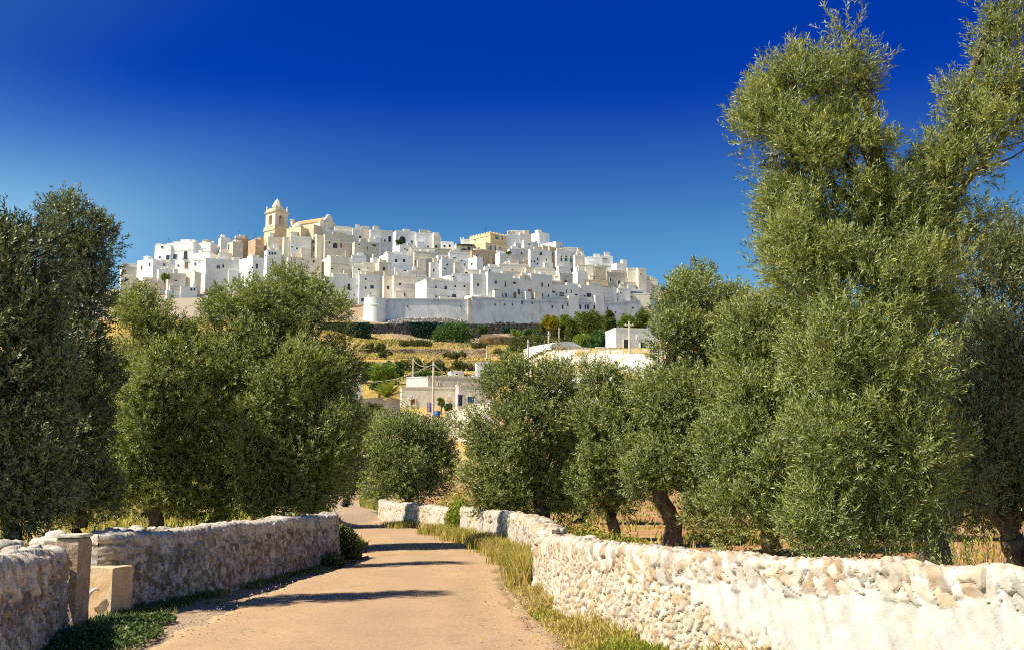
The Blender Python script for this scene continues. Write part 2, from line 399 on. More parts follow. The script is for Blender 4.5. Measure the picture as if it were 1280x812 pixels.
    col2 = cp_[(bc*len(cp_)*.999).astype(int)]*(.85+.3*h2(bc*37, bc*11))[...,None]
    dirt = np.array(dirt)
    col1 = dirt+(col1-dirt)*sstep(a2-a1, .0, .10)[...,None]; col2 = dirt+(col2-dirt)*sstep(b2-b1, .0, .06)[...,None]
    lich = sstep(fbm(SS/.22, VV/.22, seed+13), .5, .64)[...,None]; col2 = col2*(1-.55*lich)+np.array([.36,.35,.31])*.55*lich
    if white is not None:
        wm, wcol, wc = white(SS, VV, zf+0*SS, h0, a2-a1, b2-b1, bc)
        d1 = d1*(1-.93*wm)+amp*.55*wm+(fbm(SS/.35, VV/.5, seed+6)-.47)*.05*wm+(fbm((SS+VV*.3)/.09, VV/.6, seed+7)-.47)*.022*wm
        col1 = col1*(1-wm[...,None])+wcol*wm[...,None]
        col2 = col2*(1-wc[...,None])+wcol*wc[...,None]
    D = d1*(1-cm)+d2*cm
    col = col1*(1-cm[...,None])+col2*cm[...,None]
    off = prof[None,:,0]*rs[:,None]
    nS = prof[None,:,2]; nZ = prof[None,:,3]
    base = ground(cx, cy)-.06
    X = cx[:,None]+S[ri,0][:,None]*(off+nS*D*rs[:,None]); Y = cy[:,None]+S[ri,1][:,None]*(off+nS*D*rs[:,None])
    X = X+T[ri,0][:,None]*np.sign(rt)[:,None]*D*(1-rs[:,None]); Y = Y+T[ri,1][:,None]*np.sign(rt)[:,None]*D*(1-rs[:,None])
    Zz = base[:,None]+zf*(H[ri][:,None]+.06)+nZ*D*(zf > .5)
    nrow = len(ri)
    ii = np.arange(nrow-1)[:,None]*m+np.arange(m-1)[None,:]
    Q = np.stack([ii, ii+m, ii+m+1, ii+1], -1).reshape(-1,4)
    V = np.stack([X,Y,Zz],-1).reshape(-1,3)
    o = empty(name, (cx[nrow//2], cy[nrow//2], base[nrow//2]), label, 'stone wall', group)
    # split faces: coping on top, rubble face below
    qc = cm.reshape(-1)[Q].mean(1) > .5
    for nm, sel in (('rubble_face', ~qc), ('coping', qc)):
        q = Q[sel]; us, inv = np.unique(q, return_inverse=True)
        mesh_np(nm, V[us], inv.reshape(-1,4), M[m_stone], o, {'Col': col.reshape(-1,3)[us]}, smooth=True)
    return o
cream = [(.58,.51,.38),(.54,.46,.32),(.61,.55,.44),(.46,.37,.25),(.56,.50,.41),(.50,.34,.20),(.60,.53,.41),(.58,.52,.42),(.46,.39,.30)]
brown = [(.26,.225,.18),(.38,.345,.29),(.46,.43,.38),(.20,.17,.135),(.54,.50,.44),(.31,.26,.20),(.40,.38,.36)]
def white_near(SS, VV, zf, h0, ga, gb, bc):
    """limewash remains: s grows from the far corner towards the camera"""
    n = fbm(SS/.55+VV*.7, VV/.8, 61); n2 = fbm((SS+VV*.35)/.07, VV/.7, 62); n3 = fbm(SS/.12, VV/.12, 63)
    lim = SS-5.0-(1-zf)*1.9*(SS < 8.2)-(1-zf)*.3
    wm = sstep(n+.35*(n2-.47)+.30*np.clip(lim, -1.6, 1.3)-.42*sstep(h0*.24-zf*h0, -.05, .20)*(SS < 7.2), .46, .56)
    st = np.exp(-((SS-1.95+(zf-.5)*.30)/.085)**2)*(n2 > .28)*(zf > .25); wm = np.maximum(wm, np.clip(st*1.6, 0, 1))
    wc = sstep(n2*.7+n3*.45+.30*np.clip(lim, -1, .55)-.12*(bc > .45), .68, .78)*(.30+.70*sstep(gb, .28, .10))
    wcol = np.array([.64,.61,.555])*(.86+.14*n3+.55*(n2-.47)+.2*(fbm(SS/.5,VV/.4,65)-.47))[...,None]
    warm = sstep(fbm((SS+VV*.3)/.16, VV/.9, 64), .50, .68)[...,None]*.45
    wcol = wcol*(1-warm)+np.array([.72,.62,.47])*warm
    return wm, wcol, wc
stone_wall('dry_stone_wall', [(.66,17.4,.88),(.76,15.8,.94),(.94,14.3,.95),(1.38,12.8,.96),(1.79,11.8,.97),(2.2,11.1,.97),(2.8,10.4,.97),(3.4,9.8,.97),(4.25,9.0,.96),(5.4,7.9,.95),(6.6,6.8,.95)], .016,
  'long pale dry stone wall with flaking whitewash on its near half, right of the road', cream, white=white_near, seed=3, amp=.036, camp=.05, cell=.064, cope=.125, hn=.045, copeband=.25,
  m='limestone', dirt=(.22,.14,.08), copecol=[(.54,.44,.32),(.44,.33,.22),(.60,.52,.41),(.38,.28,.18),(.56,.45,.30),(.62,.56,.46),(.50,.45,.38)], lean=.6)
def white_far(SS, VV, zf, h0, ga, gb, bc):
    n = fbm(SS/.9, VV/.7, 71); n2 = fbm(SS/.10, VV/.8, 72)
    wm = sstep(n+.3*(n2-.47), .48, .56)*.85; wcol = np.array([.52,.48,.41])*(.9+.2*n2)[...,None]
    return wm, wcol, wm*.6
stone_wall('dry_stone_wall', [(-1.55,38.5,.88),(-.95,36.2,.86),(.15,30.8,.88),(.58,25.8,.90),(.60,21,.93),(.62,17.6,.95)], .03,
  'dry stone wall with patchy whitewash between the yellow-green bush and the sharp bend by the near wall', cream, white=white_far, seed=13, cell=.14, cope=.26, amp=.05, camp=.09, hn=.05, endcap=(1,1))
stone_wall('dry_stone_wall', [(-6.6,57,.85),(-5.5,51.5,.9),(-3.9,45.7,.9),(-2.5,41.8,.86),(-2.2,41.0,.8)], .035,
  'farthest pale dry stone wall on the right, ending beside the dark olive at the bend', cream, white=white_far, seed=17, cell=.16, cope=.28, amp=.06, camp=.09)
def white_top(SS, VV, zf, h0, ga, gb, bc):
    n = fbm(SS/.3, VV/.2, 81); wcol = np.array([.62,.57,.49])*(.9+.2*n)[...,None]
    return sstep(n, .62, .7)*.5, wcol, sstep(n, .40, .52)*.75
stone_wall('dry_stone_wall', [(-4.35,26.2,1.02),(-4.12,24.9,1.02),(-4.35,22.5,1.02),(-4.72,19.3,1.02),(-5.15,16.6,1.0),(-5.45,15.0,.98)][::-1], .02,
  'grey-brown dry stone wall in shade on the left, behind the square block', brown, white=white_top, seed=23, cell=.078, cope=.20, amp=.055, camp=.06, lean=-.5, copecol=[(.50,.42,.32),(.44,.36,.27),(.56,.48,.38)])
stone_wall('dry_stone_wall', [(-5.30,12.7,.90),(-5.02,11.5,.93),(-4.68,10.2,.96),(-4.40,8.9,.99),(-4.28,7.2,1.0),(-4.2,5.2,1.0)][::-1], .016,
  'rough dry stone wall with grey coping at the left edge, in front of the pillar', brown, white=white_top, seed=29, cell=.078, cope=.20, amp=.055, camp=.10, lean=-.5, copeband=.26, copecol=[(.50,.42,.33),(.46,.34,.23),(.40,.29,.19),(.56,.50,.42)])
# ---------------------------------------------------------------- pillar and block in the gap
def rough_box(name, corners, z0, z1, m, parent, n=26, amp=.02, seed=1, round_=.035):
    """a weathered block: four plan corners, faces subdivided and worn"""
    c = np.array(corners, float)
    V = []; Qs = []
    cen = np.r_[c.mean(0), (z0+z1)/2]
    def face(p00, p10, p11, p01):
        b = len(V)
        for i in range(n+1):
            for j in range(n+1):
                a, e = i/n, j/n
                V.append((np.array(p00)*(1-a)+np.array(p10)*a)*(1-e)+(np.array(p01)*(1-a)+np.array(p11)*a)*e)
        for i in range(n):
            for j in range(n): k = b+i*(n+1)+j; Qs.append((k, k+n+1, k+n+2, k+1))
    lo = [np.r_[q, z0] for q in c]; hi = [np.r_[q, z1] for q in c]
    for i in range(4): k = (i+1)%4; face(lo[i], lo[k], hi[k], hi[i])
    face(hi[0], hi[1], hi[2], hi[3])
    V = np.array(V); d = V-cen; half = np.abs(d).max(0)
    q = np.abs(d)/half; e = np.sort(q, 1)[:,1]            # rounded edges
    V = V-d*(round_/half.mean())*(sstep(e, .86, 1.0))[:,None]*.6
    nn = fbm(V[:,0]/.11+V[:,1]*3, V[:,2]/.11, seed)-.47
    V = V+d/np.linalg.norm(d, axis=1)[:,None]*nn[:,None]*amp*2
    return mesh_np(name, V, np.array(Qs), m, parent, smooth=True)
M['pillar'] = mat('tan_stone', [(.28,.19,.11),(.42,.31,.20),(.52,.44,.34)], scale=6, bump=.02, bscale=28, contrast=(.3,.72))
M['block'] = mat('ochre_plaster', [(.52,.31,.15),(.62,.44,.26),(.66,.53,.37)], scale=4.5, bump=.008, bscale=30, contrast=(.28,.7), stain={'col':(.62,.30,.10),'scale':1.6,'lo':.5,'hi':.7,'amt':.6})
e = empty('stone_pillar', (-5.35,13.3,0), 'squared stone pillar with a flat pale cap at the end of the near left wall', 'pillar')
rough_box('pillar_shaft', [(-5.33,13.02),(-5.05,13.0),(-5.03,13.38),(-5.31,13.4)], -.1, 1.06, M['pillar'], e, amp=.02, seed=41)
M['cap'] = mat('pale_cap', [(.58,.50,.40),(.72,.66,.56)], scale=9, bump=.01)
rough_box('cap_slab', [(-5.34,13.01),(-5.04,12.99),(-5.02,13.39),(-5.32,13.41)], 1.064, 1.10, M['cap'], e, n=14, amp=.008, seed=43)
e = empty('stone_block', (-5.30,14.5,0), 'low square ochre block filling the gap beside the pillar, with a small spout', 'block')
rough_box('block_body', [(-5.60,14.50),(-5.12,14.36),(-5.02,14.85),(-5.52,14.99)], -.1, .62, M['block'], e, amp=.008, seed=51, round_=.02)
M['metal'] = mat('pale_metal', [(.55,.55,.52),(.7,.7,.66)], scale=30, rough=.5)
mb = MB(); mb.tube([(-5.43,14.40,.20),(-5.41,14.36,.27),(-5.37,14.34,.33),(-5.31,14.33,.37),(-5.27,14.34,.34)], [.012,.022,.026,.018,.010], 8)
mb.build('spout', M['metal'], e, True)
# loose stones lying on the coping and along the verge
def rock(name, c, r, label, seed, m, sq=(1,1,.7), parent=None):
    n = 14; V = []; 
    for i in range(n+1):
        for k in range(2*n):
            th = math.pi*i/n; ph = math.pi*k/n; V.append((math.sin(th)*math.cos(ph), math.sin(th)*math.sin(ph), math.cos(th)))
    V = np.array(V); q = fbm(V[:,0]*1.6+seed, V[:,1]*1.6+V[:,2]*2.1, seed)-.47; V = V*(1+q*1.3)[:,None]*r*np.array(sq)+np.array(c)
    Q = [(i*2*n+k, i*2*n+(k+1)%(2*n), (i+1)*2*n+(k+1)%(2*n), (i+1)*2*n+k) for i in range(n) for k in range(2*n)]
    o = mesh_np(name, V, np.array(Q), m, None, smooth=True); tag(o, label, 'stone'); return o
rock('loose_stone', P(68,677,13.5), .13, 'rounded whitish boulder leaning on the back of the stone pillar', 13, M['cap'], (1.2,.9,.9))
# ================================================================ GRASS
def blades(name, x, y, h, wid, tint, m, lean=.35, zoff=0., label=None, kind='stuff', parent=None, cat=None, z=None):
    n = len(x); z0 = (ground(x, y) if z is None else z)+zoff-.01
    th = rng.uniform(0, 2*math.pi, n); dx, dy = np.cos(th), np.sin(th)
    la = rng.uniform(0, 2*math.pi, n); ll = h*lean*rng.uniform(.2, 1.3, n)
    lx, ly = np.cos(la)*ll, np.sin(la)*ll
    V = np.empty((n,6,3)); 
    for k, (f, ww, lf) in enumerate(((0,1,0),(.55,.8,.35),(1,.12,1))):
        for s_, q in ((-1,0),(1,1)):
            V[:,2*k+q,0] = x+dx*s_*wid*ww/2+lx*lf; V[:,2*k+q,1] = y+dy*s_*wid*ww/2+ly*lf; V[:,2*k+q,2] = z0+h*f*(1-.12*lf)
    b = np.arange(n)[:,None]*6
    Q = np.concatenate([b+np.array([0,1,3,2]), b+np.array([2,3,5,4])]).reshape(-1,4)
    o = mesh_np(name, V.reshape(-1,3), Q, m, parent, {'tint': np.repeat(tint, 6)})
    if parent is None: tag(o, label, cat or 'grass', kind=kind)
    return o
M['grass'] = leafmat('verge_grass', [(.13,.19,.025),(.30,.33,.045),(.48,.41,.08),(.56,.43,.15),(.58,.46,.24)], transl=.3, rough=.7, spec=.15)
M['weeds'] = leafmat('green_weeds', [(.035,.075,.018),(.07,.13,.03),(.14,.18,.05),(.34,.30,.12)], transl=.25, rough=.6)
def band(n, y0, y1, xa, xb, pw=1.0):
    y = y0+(y1-y0)*rng.random(n)**pw; a = xa(y); b = xb(y); u = rng.random(n); return a+(b-a)*u, y, u
WR = np.array([(5,8.2),(6.8,6.4),(7.9,5.2),(9.0,4.0),(9.8,3.2),(10.4,2.6),(11.1,2.0),(11.8,1.52),(12.8,1.12),(14.3,.68),(15.8,.50),(17.4,.40),(21,.38),(25.8,.34),(30.8,-.1),(36.2,-1.2),(38.5,-1.8),(41,-2.4),(45.7,-4.15),(51.5,-5.75),(57,-6.9)])
def wallR(y): return np.interp(y, WR[:,0], WR[:,1])
WL = np.array([(5,-4.0),(8.9,-4.1),(11.6,-4.72),(13,-5.0),(15.2,-5.2),(18.3,-4.85),(21,-4.55),(24,-4.3),(25.4,-4.6),(27,-5.6),(60,-14.5)])
def wallL(y): return np.interp(y, WL[:,0], WL[:,1])
# right verge: short mixed grass, thinner by the road
x, y, u = band(95000, 7, 58, lambda y: roadR(y)+.02, lambda y: wallR(y)+.08, 1.7)
d = fbm(x/.7, y/.7, 91); keep = (rng.random(len(x)) < sstep(d+.35*u, .36, .62)); x, y, u, d = x[keep], y[keep], u[keep], d[keep]
h = (.02+.11*rng.random(len(x))**2.2)*(.5+.9*u)*(.6+1.2*sstep(fbm(x/.35,y/.35,96),.42,.6))*(1+sstep(y,20,50)*.8)
tn = np.clip(.40+(fbm(x/1.1, y/1.6, 92)-.47)*1.9+rng.normal(0,.16,len(x))+.22*(1-u), 0, 1)
blades('verge_grass', x, y, h, .008+.0009*y, tn, M['grass'], .6, label='short green and straw-coloured grass along the right edge of the road')
# tall yellow tufts at the bend
tx, ty, th_ = [], [], []
for (cx, cy, r, n, hh) in ((.22,18.6,.22,1500,.75),(.30,20.2,.28,1700,.8),(.18,21.5,.25,1100,.55),(.0,24.2,.35,1500,.5),(-.3,27.5,.4,1500,.5),(-.7,31,.5,1500,.5),(-1.6,34.5,.5,1300,.5),(-2.6,38.5,.5,1200,.5),(.45,16.4,.16,500,.35),(-4.6,44.5,.5,900,.4)):
    tx.append(cx+rng.normal(0,r*.5,n)); ty.append(cy+rng.normal(0,r*1.1,n)); th_.append(hh*(.35+.65*rng.random(n)))
tx, ty, th_ = map(np.concatenate, (tx,ty,th_)); k = tx < wallR(ty)-.02; tx,ty,th_ = tx[k],ty[k],th_[k]
blades('tall_dry_grass', tx, ty, th_, .008+.0006*ty, np.clip(rng.normal(.55,.22,len(tx)),0,1), M['grass'], .35, label='tall yellow grass tufts against the right wall around the bend')
# left verge: dark green grass at the wall foot
x, y, u = band(42000, 8, 34, lambda y: wallL(y)-.1, lambda y: np.minimum(roadL(y)+.02, wallL(y)+.38+.85*fbm(y/1.1, y*0, 97)), 1.4)
d = fbm(x/.5, y/.8, 95); keep = (rng.random(len(x)) < sstep(d+.45*(1-u), .42, .72)); x,y,u = x[keep],y[keep],u[keep]
h = (.03+.11*rng.random(len(x))**1.5)*(1.15-.6*u)
blades('verge_grass', x, y, h, .010+.0007*y, np.clip(.30+rng.normal(0,.22,len(x))+.55*u**1.5, 0, 1), M['weeds'], .7, label='low green grass at the foot of the left wall')
# left far verge & right strip beyond the bend
x, y, u = band(9000, 30, 75, lambda y: roadL(y)-1.6, lambda y: roadL(y)+.05)
blades('roadside_grass', x, y, .08+.2*rng.random(len(x)), np.full(len(x),.05), np.clip(rng.normal(.4,.25,len(x)),0,1), M['grass'], .5, label='rough grass on the left side of the road past the wall end')
x, y, u = band(9000, 55, 100, lambda y: roadR(y)-.05, lambda y: roadR(y)+2.2)
blades('roadside_grass', x, y, .1+.25*rng.random(len(x)), np.full(len(x),.06), np.clip(rng.normal(.3,.25,len(x)),0,1), M['grass'], .5, label='sunlit grass on the right side of the road in the distance')
# leafy weeds, bottom left corner and along the wall
def leafy(name, cx, cy, r, n, h, m, label, size=.045, cat='weed', group=None, kind=None, sq=1.0, z0=0, tb=0.0):
    a = rng.uniform(0, 2*math.pi, n); rr = r*np.sqrt(rng.random(n)); x = cx+rr*np.cos(a); y = cy+rr*np.sin(a)*sq
    z = ground(x, y)+z0+h*rng.random(n)**1.3*(1-.6*(rr/r)**2)
    c = np.stack([x,y,z],-1); ax = np.stack([np.cos(a), np.sin(a), rng.uniform(-.2,1.4,n)],-1)+rng.normal(0,.5,(n,3)); ax /= np.linalg.norm(ax,axis=1)[:,None]
    bx = np.cross(ax, rng.normal(0,1,(n,3))); bx /= np.linalg.norm(bx,axis=1)[:,None]
    s_ = size*rng.uniform(.6,1.3,n)[:,None]
    V = np.stack([c-ax*s_*.7, c+bx*s_*.38, c+ax*s_*.7, c-bx*s_*.38], 1).reshape(-1,3)
    o = mesh_np(name, V, np.arange(n*4).reshape(-1,4), m, None, {'tint': np.repeat(np.clip(rng.normal(.42+tb,.22,n),0,1), 4)})
    return tag(o, label, cat, group, kind)
leafy('ground_weeds', -4.50, 12.2, .60, 6500, .15, M['weeds'], 'dense low green weeds in the bottom left corner below the near left wall', .04, kind='stuff', sq=2.2)
leafy('ground_weeds', -4.55, 14.0, .35, 2200, .10, M['weeds'], 'thin weeds on the ground in front of the ochre block', .035, kind='stuff', sq=1.2)
leafy('weed_clump', -3.80, 25.5, .38, 3000, .80, M['weeds'], 'ragged dark weeds growing up the rounded end of the left wall', .06, sq=1.0, tb=.15)
leafy('weed_clump', -3.80, 23.6, .26, 1300, .30, M['weeds'], 'low weeds at the foot of the left wall, just before its rounded end', .05, sq=1.6, tb=.2)
M['yshrub'] = leafmat('bright_shrub_leaves', [(.10,.17,.02),(.28,.34,.04),(.42,.42,.06)], transl=.35, rough=.6)
leafy('roadside_bush', -1.85, 39.6, .55, 2800, 1.35, M['yshrub'], 'bright yellow-green bush in the gap of the right wall', .09, cat='bush', tb=.15)
leafy('dry_bush', -1.7, 43.5, 1.5, 5200, 1.75, M['grass'], 'straw-coloured dry brush behind the gap of the right wall', .10, cat='bush', tb=.2)
# field behind the left wall and under the right olives
def wl_b(y): return np.interp(y, [5,13,15,25,60,75],[-5.2,-6.2,-6.0,-5.5,-13,-17])
n = 70000; y = 12+62*rng.random(n)**1.2; u = rng.random(n); x = wl_b(y)-u*(26+.2*y)
d = fbm(x/1.3, y/1.3, 101); k = rng.random(n) < sstep(d, .36, .6); x,y = x[k],y[k]
blades('dry_field_grass', x, y, (.12+.30*rng.random(len(x))**1.4), .012+.0012*y, np.clip(.62+(fbm(x/3,y/3,102)-.47)*1.4+rng.normal(0,.15,len(x)),0,1), M['grass'], .45, label='tall dry grass in the field behind the left wall')
n = 52000; y = 13+72*rng.random(n)**1.3; u = rng.random(n); x = wallR(np.minimum(y,57))+.9+u*(22+.3*y)
d = fbm(x/1.5, y/1.5, 103); k = rng.random(n) < sstep(d, .42, .6)*.8; x,y = x[k],y[k]
blades('dry_field_grass', x, y, (.06+.30*rng.random(len(x))**1.8), .012+.0012*y, np.clip(.55+(fbm(x/3,y/3,104)-.47)*1.6+rng.normal(0,.15,len(x)),0,1), M['grass'], .5, label='patchy dry grass on the red soil under the right olives')
for i,(px_,py_,D_,r_,lb) in enumerate(((760,668,28,1.1,'brown-green scrub behind the right wall, left of the leaning trunk'),(720,662,34,1.0,'brown-green scrub where the right wall bends, under the tall olives'),(905,660,33,1.2,'brown-green scrub between the leaning trunk and the silvery bushes'))):
    q = P(px_, py_, D_); leafy('scrub_bush', q[0], q[1], r_, 2600, .62, M['grass'], lb, .06, cat='bush', tb=-.1)
# rubble heap behind the left wall
M['rubble'] = mat('field_rubble', [(.34,.30,.25),(.58,.54,.47)], scale=3, bump=.03)
mb_v, mb_q = [], []
for i in range(150):
    f = rng.random(); D_ = 15.5+9*f+rng.normal(0,.8); X_ = -6.4-rng.random()*3.4-(D_-15)*.05; r_ = rng.uniform(.05,.15)
    n_=5; V=[]
    for a in range(n_+1):
        for k in range(2*n_):
            t_=math.pi*a/n_; p_=math.pi*k/n_; V.append((math.sin(t_)*math.cos(p_),math.sin(t_)*math.sin(p_),math.cos(t_)))
    V=np.array(V); V*= (1+(h2(V[:,0]*3+i,V[:,1]*3+V[:,2]*5,i)-.5)*.4)[:,None]; V=V*r_*np.array([1.2,1,.75])+np.array([X_,D_,float(ground(X_,D_))+r_*.4+max(0,.35-abs(X_+7.6)*.2)])
    b0=sum(len(q) for q in mb_v); mb_v.append(V)
    for a in range(n_):
        for k in range(2*n_): mb_q.append((b0+a*2*n_+k,b0+a*2*n_+(k+1)%(2*n_),b0+(a+1)*2*n_+(k+1)%(2*n_),b0+(a+1)*2*n_+k))
o = mesh_np('stone_rubble', np.concatenate(mb_v), np.array(mb_q), M['rubble']); tag(o, 'heap of pale field rubble in the dry grass behind the left wall', 'rubble', kind='stuff')

# ================================================================ OLIVE TREES
M['bark'] = mat('olive_bark', [(.05,.035,.025),(.13,.095,.065),(.24,.19,.14)], scale=7, bump=.03, bscale=30, stretch=(1,1,.35), contrast=(.3,.7))
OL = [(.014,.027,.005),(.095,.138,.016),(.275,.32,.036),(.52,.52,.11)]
M['olive'] = leafmat('olive_leaves', OL, back=(.28,.31,.12), transl=.24, rough=.45, spec=.36)
M['olive_grey'] = leafmat('olive_leaves_grey', [(.016,.024,.008),(.07,.090,.022),(.17,.20,.055),(.34,.36,.14)], back=(.22,.24,.12), transl=.18, rough=.45, spec=.4)
M['olive_silver'] = leafmat('olive_shoots_silver', [(.07,.10,.02),(.17,.20,.05),(.28,.30,.11)], back=(.25,.27,.15), transl=.15, rough=.4, spec=.5)
def sprig_leaves(c, ax, m, ln, wd, spread=.62, tbase=None):
    """c, ax: sprig base and direction (n,3); m leaves on each, in pairs up the twig; returns verts and tints"""
    n = len(c); tw = ln*2.4
    q = rng.normal(0,1,(n,3)); s1 = np.cross(ax, q); s1 /= np.linalg.norm(s1,axis=1)[:,None]; s2 = np.cross(ax, s1)
    f = (np.arange(m)+.5)/m
    ang = np.arange(m)*2.4
    side = s1[:,None,:]*np.cos(ang)[None,:,None]+s2[:,None,:]*np.sin(ang)[None,:,None]
    base = c[:,None,:]+ax[:,None,:]*(f*tw)[None,:,None]
    d = ax[:,None,:]*(1-spread*.4)+side*spread+rng.normal(0,.22,(n,m,3)); d /= np.linalg.norm(d,axis=2)[...,None]
    b = np.cross(d, side+rng.normal(0,.5,(n,m,3))); b /= np.linalg.norm(b,axis=2)[...,None]+1e-9
    L_ = ln*rng.uniform(.65,1.2,(n,m,1)); W_ = wd*rng.uniform(.7,1.2,(n,m,1))
    V = np.stack([base, base+d*L_*.5+b*W_*.5, base+d*L_, base+d*L_*.5-b*W_*.5], 2).reshape(-1,3)
    t = (tbase[:,None]+rng.normal(0,.24,(n,m))+.10*(f[None,:]-.5)).reshape(-1)
    return V, np.repeat(np.clip(t,0,1), 4)
def olive(name, label, base, lobes, cover=2.2, leaf=(.09,.024), m='olive', per=12, limb=.11, trunk=None, group='olive trees', cat='olive tree', sub=.34, up=.55, fork=.30, tshift=0., thick=.85, gap=.0, cat2=None):
    """base: trunk foot (x,y). lobes: (px, py, rx, ry, D[, density]) crown masses measured in the picture, at distance D"""
    bz = float(ground(base[0], base[1]))
    e = empty(name, (base[0], base[1], bz), label, cat, group)
    lb = []
    for l in lobes:
        c = P(l[0], l[1], l[4]); k = l[4]/FPX; rx, rz = l[2]*k, l[3]*k
        lb.append((c, np.array([rx, min(rx, rz)*thick*1.05, rz]), l[5] if len(l) > 5 else 1.0))
    top = np.mean([q[0] for q in lb], axis=0)
    Vs, Ts, twigs = [], [], []
    for c, r_, dens in lb:
        area = 4*math.pi*((r_[0]*r_[1])**1.6/3+(r_[0]*r_[2])**1.6/3+(r_[1]*r_[2])**1.6/3)**(1/1.6)
        ns = int(cover*dens*area/(leaf[0]*leaf[1]*.5)/per)
        # clumps of twigs, mostly on the outside of the mass
        K = max(8, int(area/(sub*sub*1.5)))
        d = rng.normal(0,1,(K,3)); d /= np.linalg.norm(d,axis=1)[:,None]
        rad = rng.uniform(.25,1.0,K)**.45
        ou_ = rng.random(K) < .22; rad = np.where(ou_, rng.uniform(1.0,1.27,K), rad); cc = c+d*rad[:,None]*r_*.9
        cs = sub*rng.uniform(.55,1.15,K)*np.where(ou_, .6, 1.0)
        cc[:,2] = np.maximum(cc[:,2], bz+.45)
        nz_ = np.sin(cc[:,0]*2.3+cc[:,2]*1.7)+np.sin(cc[:,2]*2.9-cc[:,1]*1.3+1)+np.sin(cc[:,0]*1.1+cc[:,1]*2.6+2)*.7; wgt = cs**2*rng.uniform(.3,1.4,K)*np.where((nz_ < -1.1) & (rad > .6), .15, 1.0); wgt /= wgt.sum()
        pick = rng.choice(K, ns, p=wgt)
        off = rng.normal(0,1,(ns,3)); off /= np.linalg.norm(off,axis=1)[:,None]
        off *= (rng.random(ns)**.45)[:,None]*cs[pick][:,None]
        p = cc[pick]+off*np.array([1,1,1.1])
        ax = off/(np.linalg.norm(off,axis=1)[:,None]+1e-6)*.75+d[pick]*.5+np.array([0,0,up])+rng.normal(0,.28,(ns,3)); ax /= np.linalg.norm(ax,axis=1)[:,None]
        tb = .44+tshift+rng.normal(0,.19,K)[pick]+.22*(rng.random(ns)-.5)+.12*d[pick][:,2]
        keep = p[:,2] > bz+.25
        V, T = sprig_leaves(p[keep], ax[keep], per, leaf[0], leaf[1], tbase=tb[keep])
        Vs.append(V); Ts.append(T)
        o_ = rng.permutation(K)[:max(5, K//5)]
        twigs.append((c, cc[o_]))
    V = np.concatenate(Vs)
    mesh_np('crown', V, np.arange(len(V)).reshape(-1,4), M[m], e, {'tint': np.concatenate(Ts)})
    # trunk, limbs to every mass and twigs into the clumps
    mb = MB(); b0 = np.array([base[0], base[1], bz-.1])
    if trunk is None:
        fk = b0+(top-b0)*np.array([.35,.35,fork])+np.array([0,0,.1]); tr = [b0, b0*.55+fk*.45+np.array([.12,0,0]), fk]
    else: tr = [np.array(t) for t in trunk]; fk = tr[-1]
    rr = limb*2.1; tr2 = []
    for i in range(len(tr)-1):
        for f in np.linspace(0,1,5)[:-1]: tr2.append(tr[i]*(1-f)+tr[i+1]*f)
    tr2.append(tr[-1]); nn_ = len(tr2)
    tr2 = [p+np.array([rng.normal(0,.025),rng.normal(0,.025),0])*(i > 0) for i, p in enumerate(tr2)]
    mb.tube(tr2, [rr*(1.45-.55*min(1,i/3)-.2*i/nn_) for i in range(nn_)], 10)
    for (c, r_, dens), (_, ends) in zip(lb, twigs):
        mid = fk*.5+c*.5+np.array([rng.normal(0,.15), rng.normal(0,.15), .1*abs(c[2]-fk[2])])
        pts = []
        for f in np.linspace(0,1,8):
            p = fk*(1-f)**2+mid*2*f*(1-f)+c*f*f; pts.append(p+rng.normal(0,.03,3)*(0 < f < 1))
        mb.tube(pts, list(np.linspace(limb*.85, limb*.30, 8)), 7)
        for q in ends:
            s0 = pts[int(rng.integers(4,8))]; h_ = (s0+q)/2+rng.normal(0,.08,3)
            mb.tube([s0, h_, q], [limb*.22, limb*.13, limb*.05], 4, caps=False)
    mb.build('trunk', M['bark'], e, True)
    return e
G = 'olive trees lining the road'
def base_at(px, D): q = P(px, 600, D); return (q[0], D)
# --- left of the road
olive('olive_tree', 'tall grey-green olive cut by the left edge of the photo', base_at(15,20),
 [(-35,360,70,85,20),(22,325,50,48,20.2),(20,400,60,65,20),(0,600,60,40,20),(50,612,34,30,20.2),(-20,480,75,75,19.8),(40,490,44,70,20),(30,570,50,55,20),(-30,570,60,60,20),(15,628,50,24,20),(-5,295,30,26,20.2)], m='olive_grey', leaf=(.10,.030), group=G, limb=.09)
olive('olive_tree', 'tall grey-green olive with a peaked top, second from the left edge', base_at(98,26),
 [(96,292,32,38,26),(120,318,24,32,26),(78,345,45,42,26),(106,385,38,50,26),(80,440,48,58,25.5),(112,490,30,60,26),(85,540,46,55,25.5),(105,600,36,36,26),(65,600,36,36,26),(85,265,26,20,26.3),(85,622,40,26,26),(120,618,22,28,26)], m='olive_grey', leaf=(.10,.030), group=G, limb=.09)
olive('olive_tree', 'bright yellow-green olive between the tall grey one and the broad dark-centred one', base_at(195,29),
 [(172,395,32,32,29),(198,425,34,34,29),(230,425,26,26,29.4),(160,455,28,45,29.5),(215,470,50,50,28.6),(180,530,42,52,28.6),(150,570,22,45,29),(225,560,45,50,29),(175,610,40,30,29),(225,608,38,30,29),(165,380,18,13,29.4),(160,618,24,26,29),(205,624,36,22,28.8)], group=G, tshift=.24, leaf=(.10,.030), limb=.11)
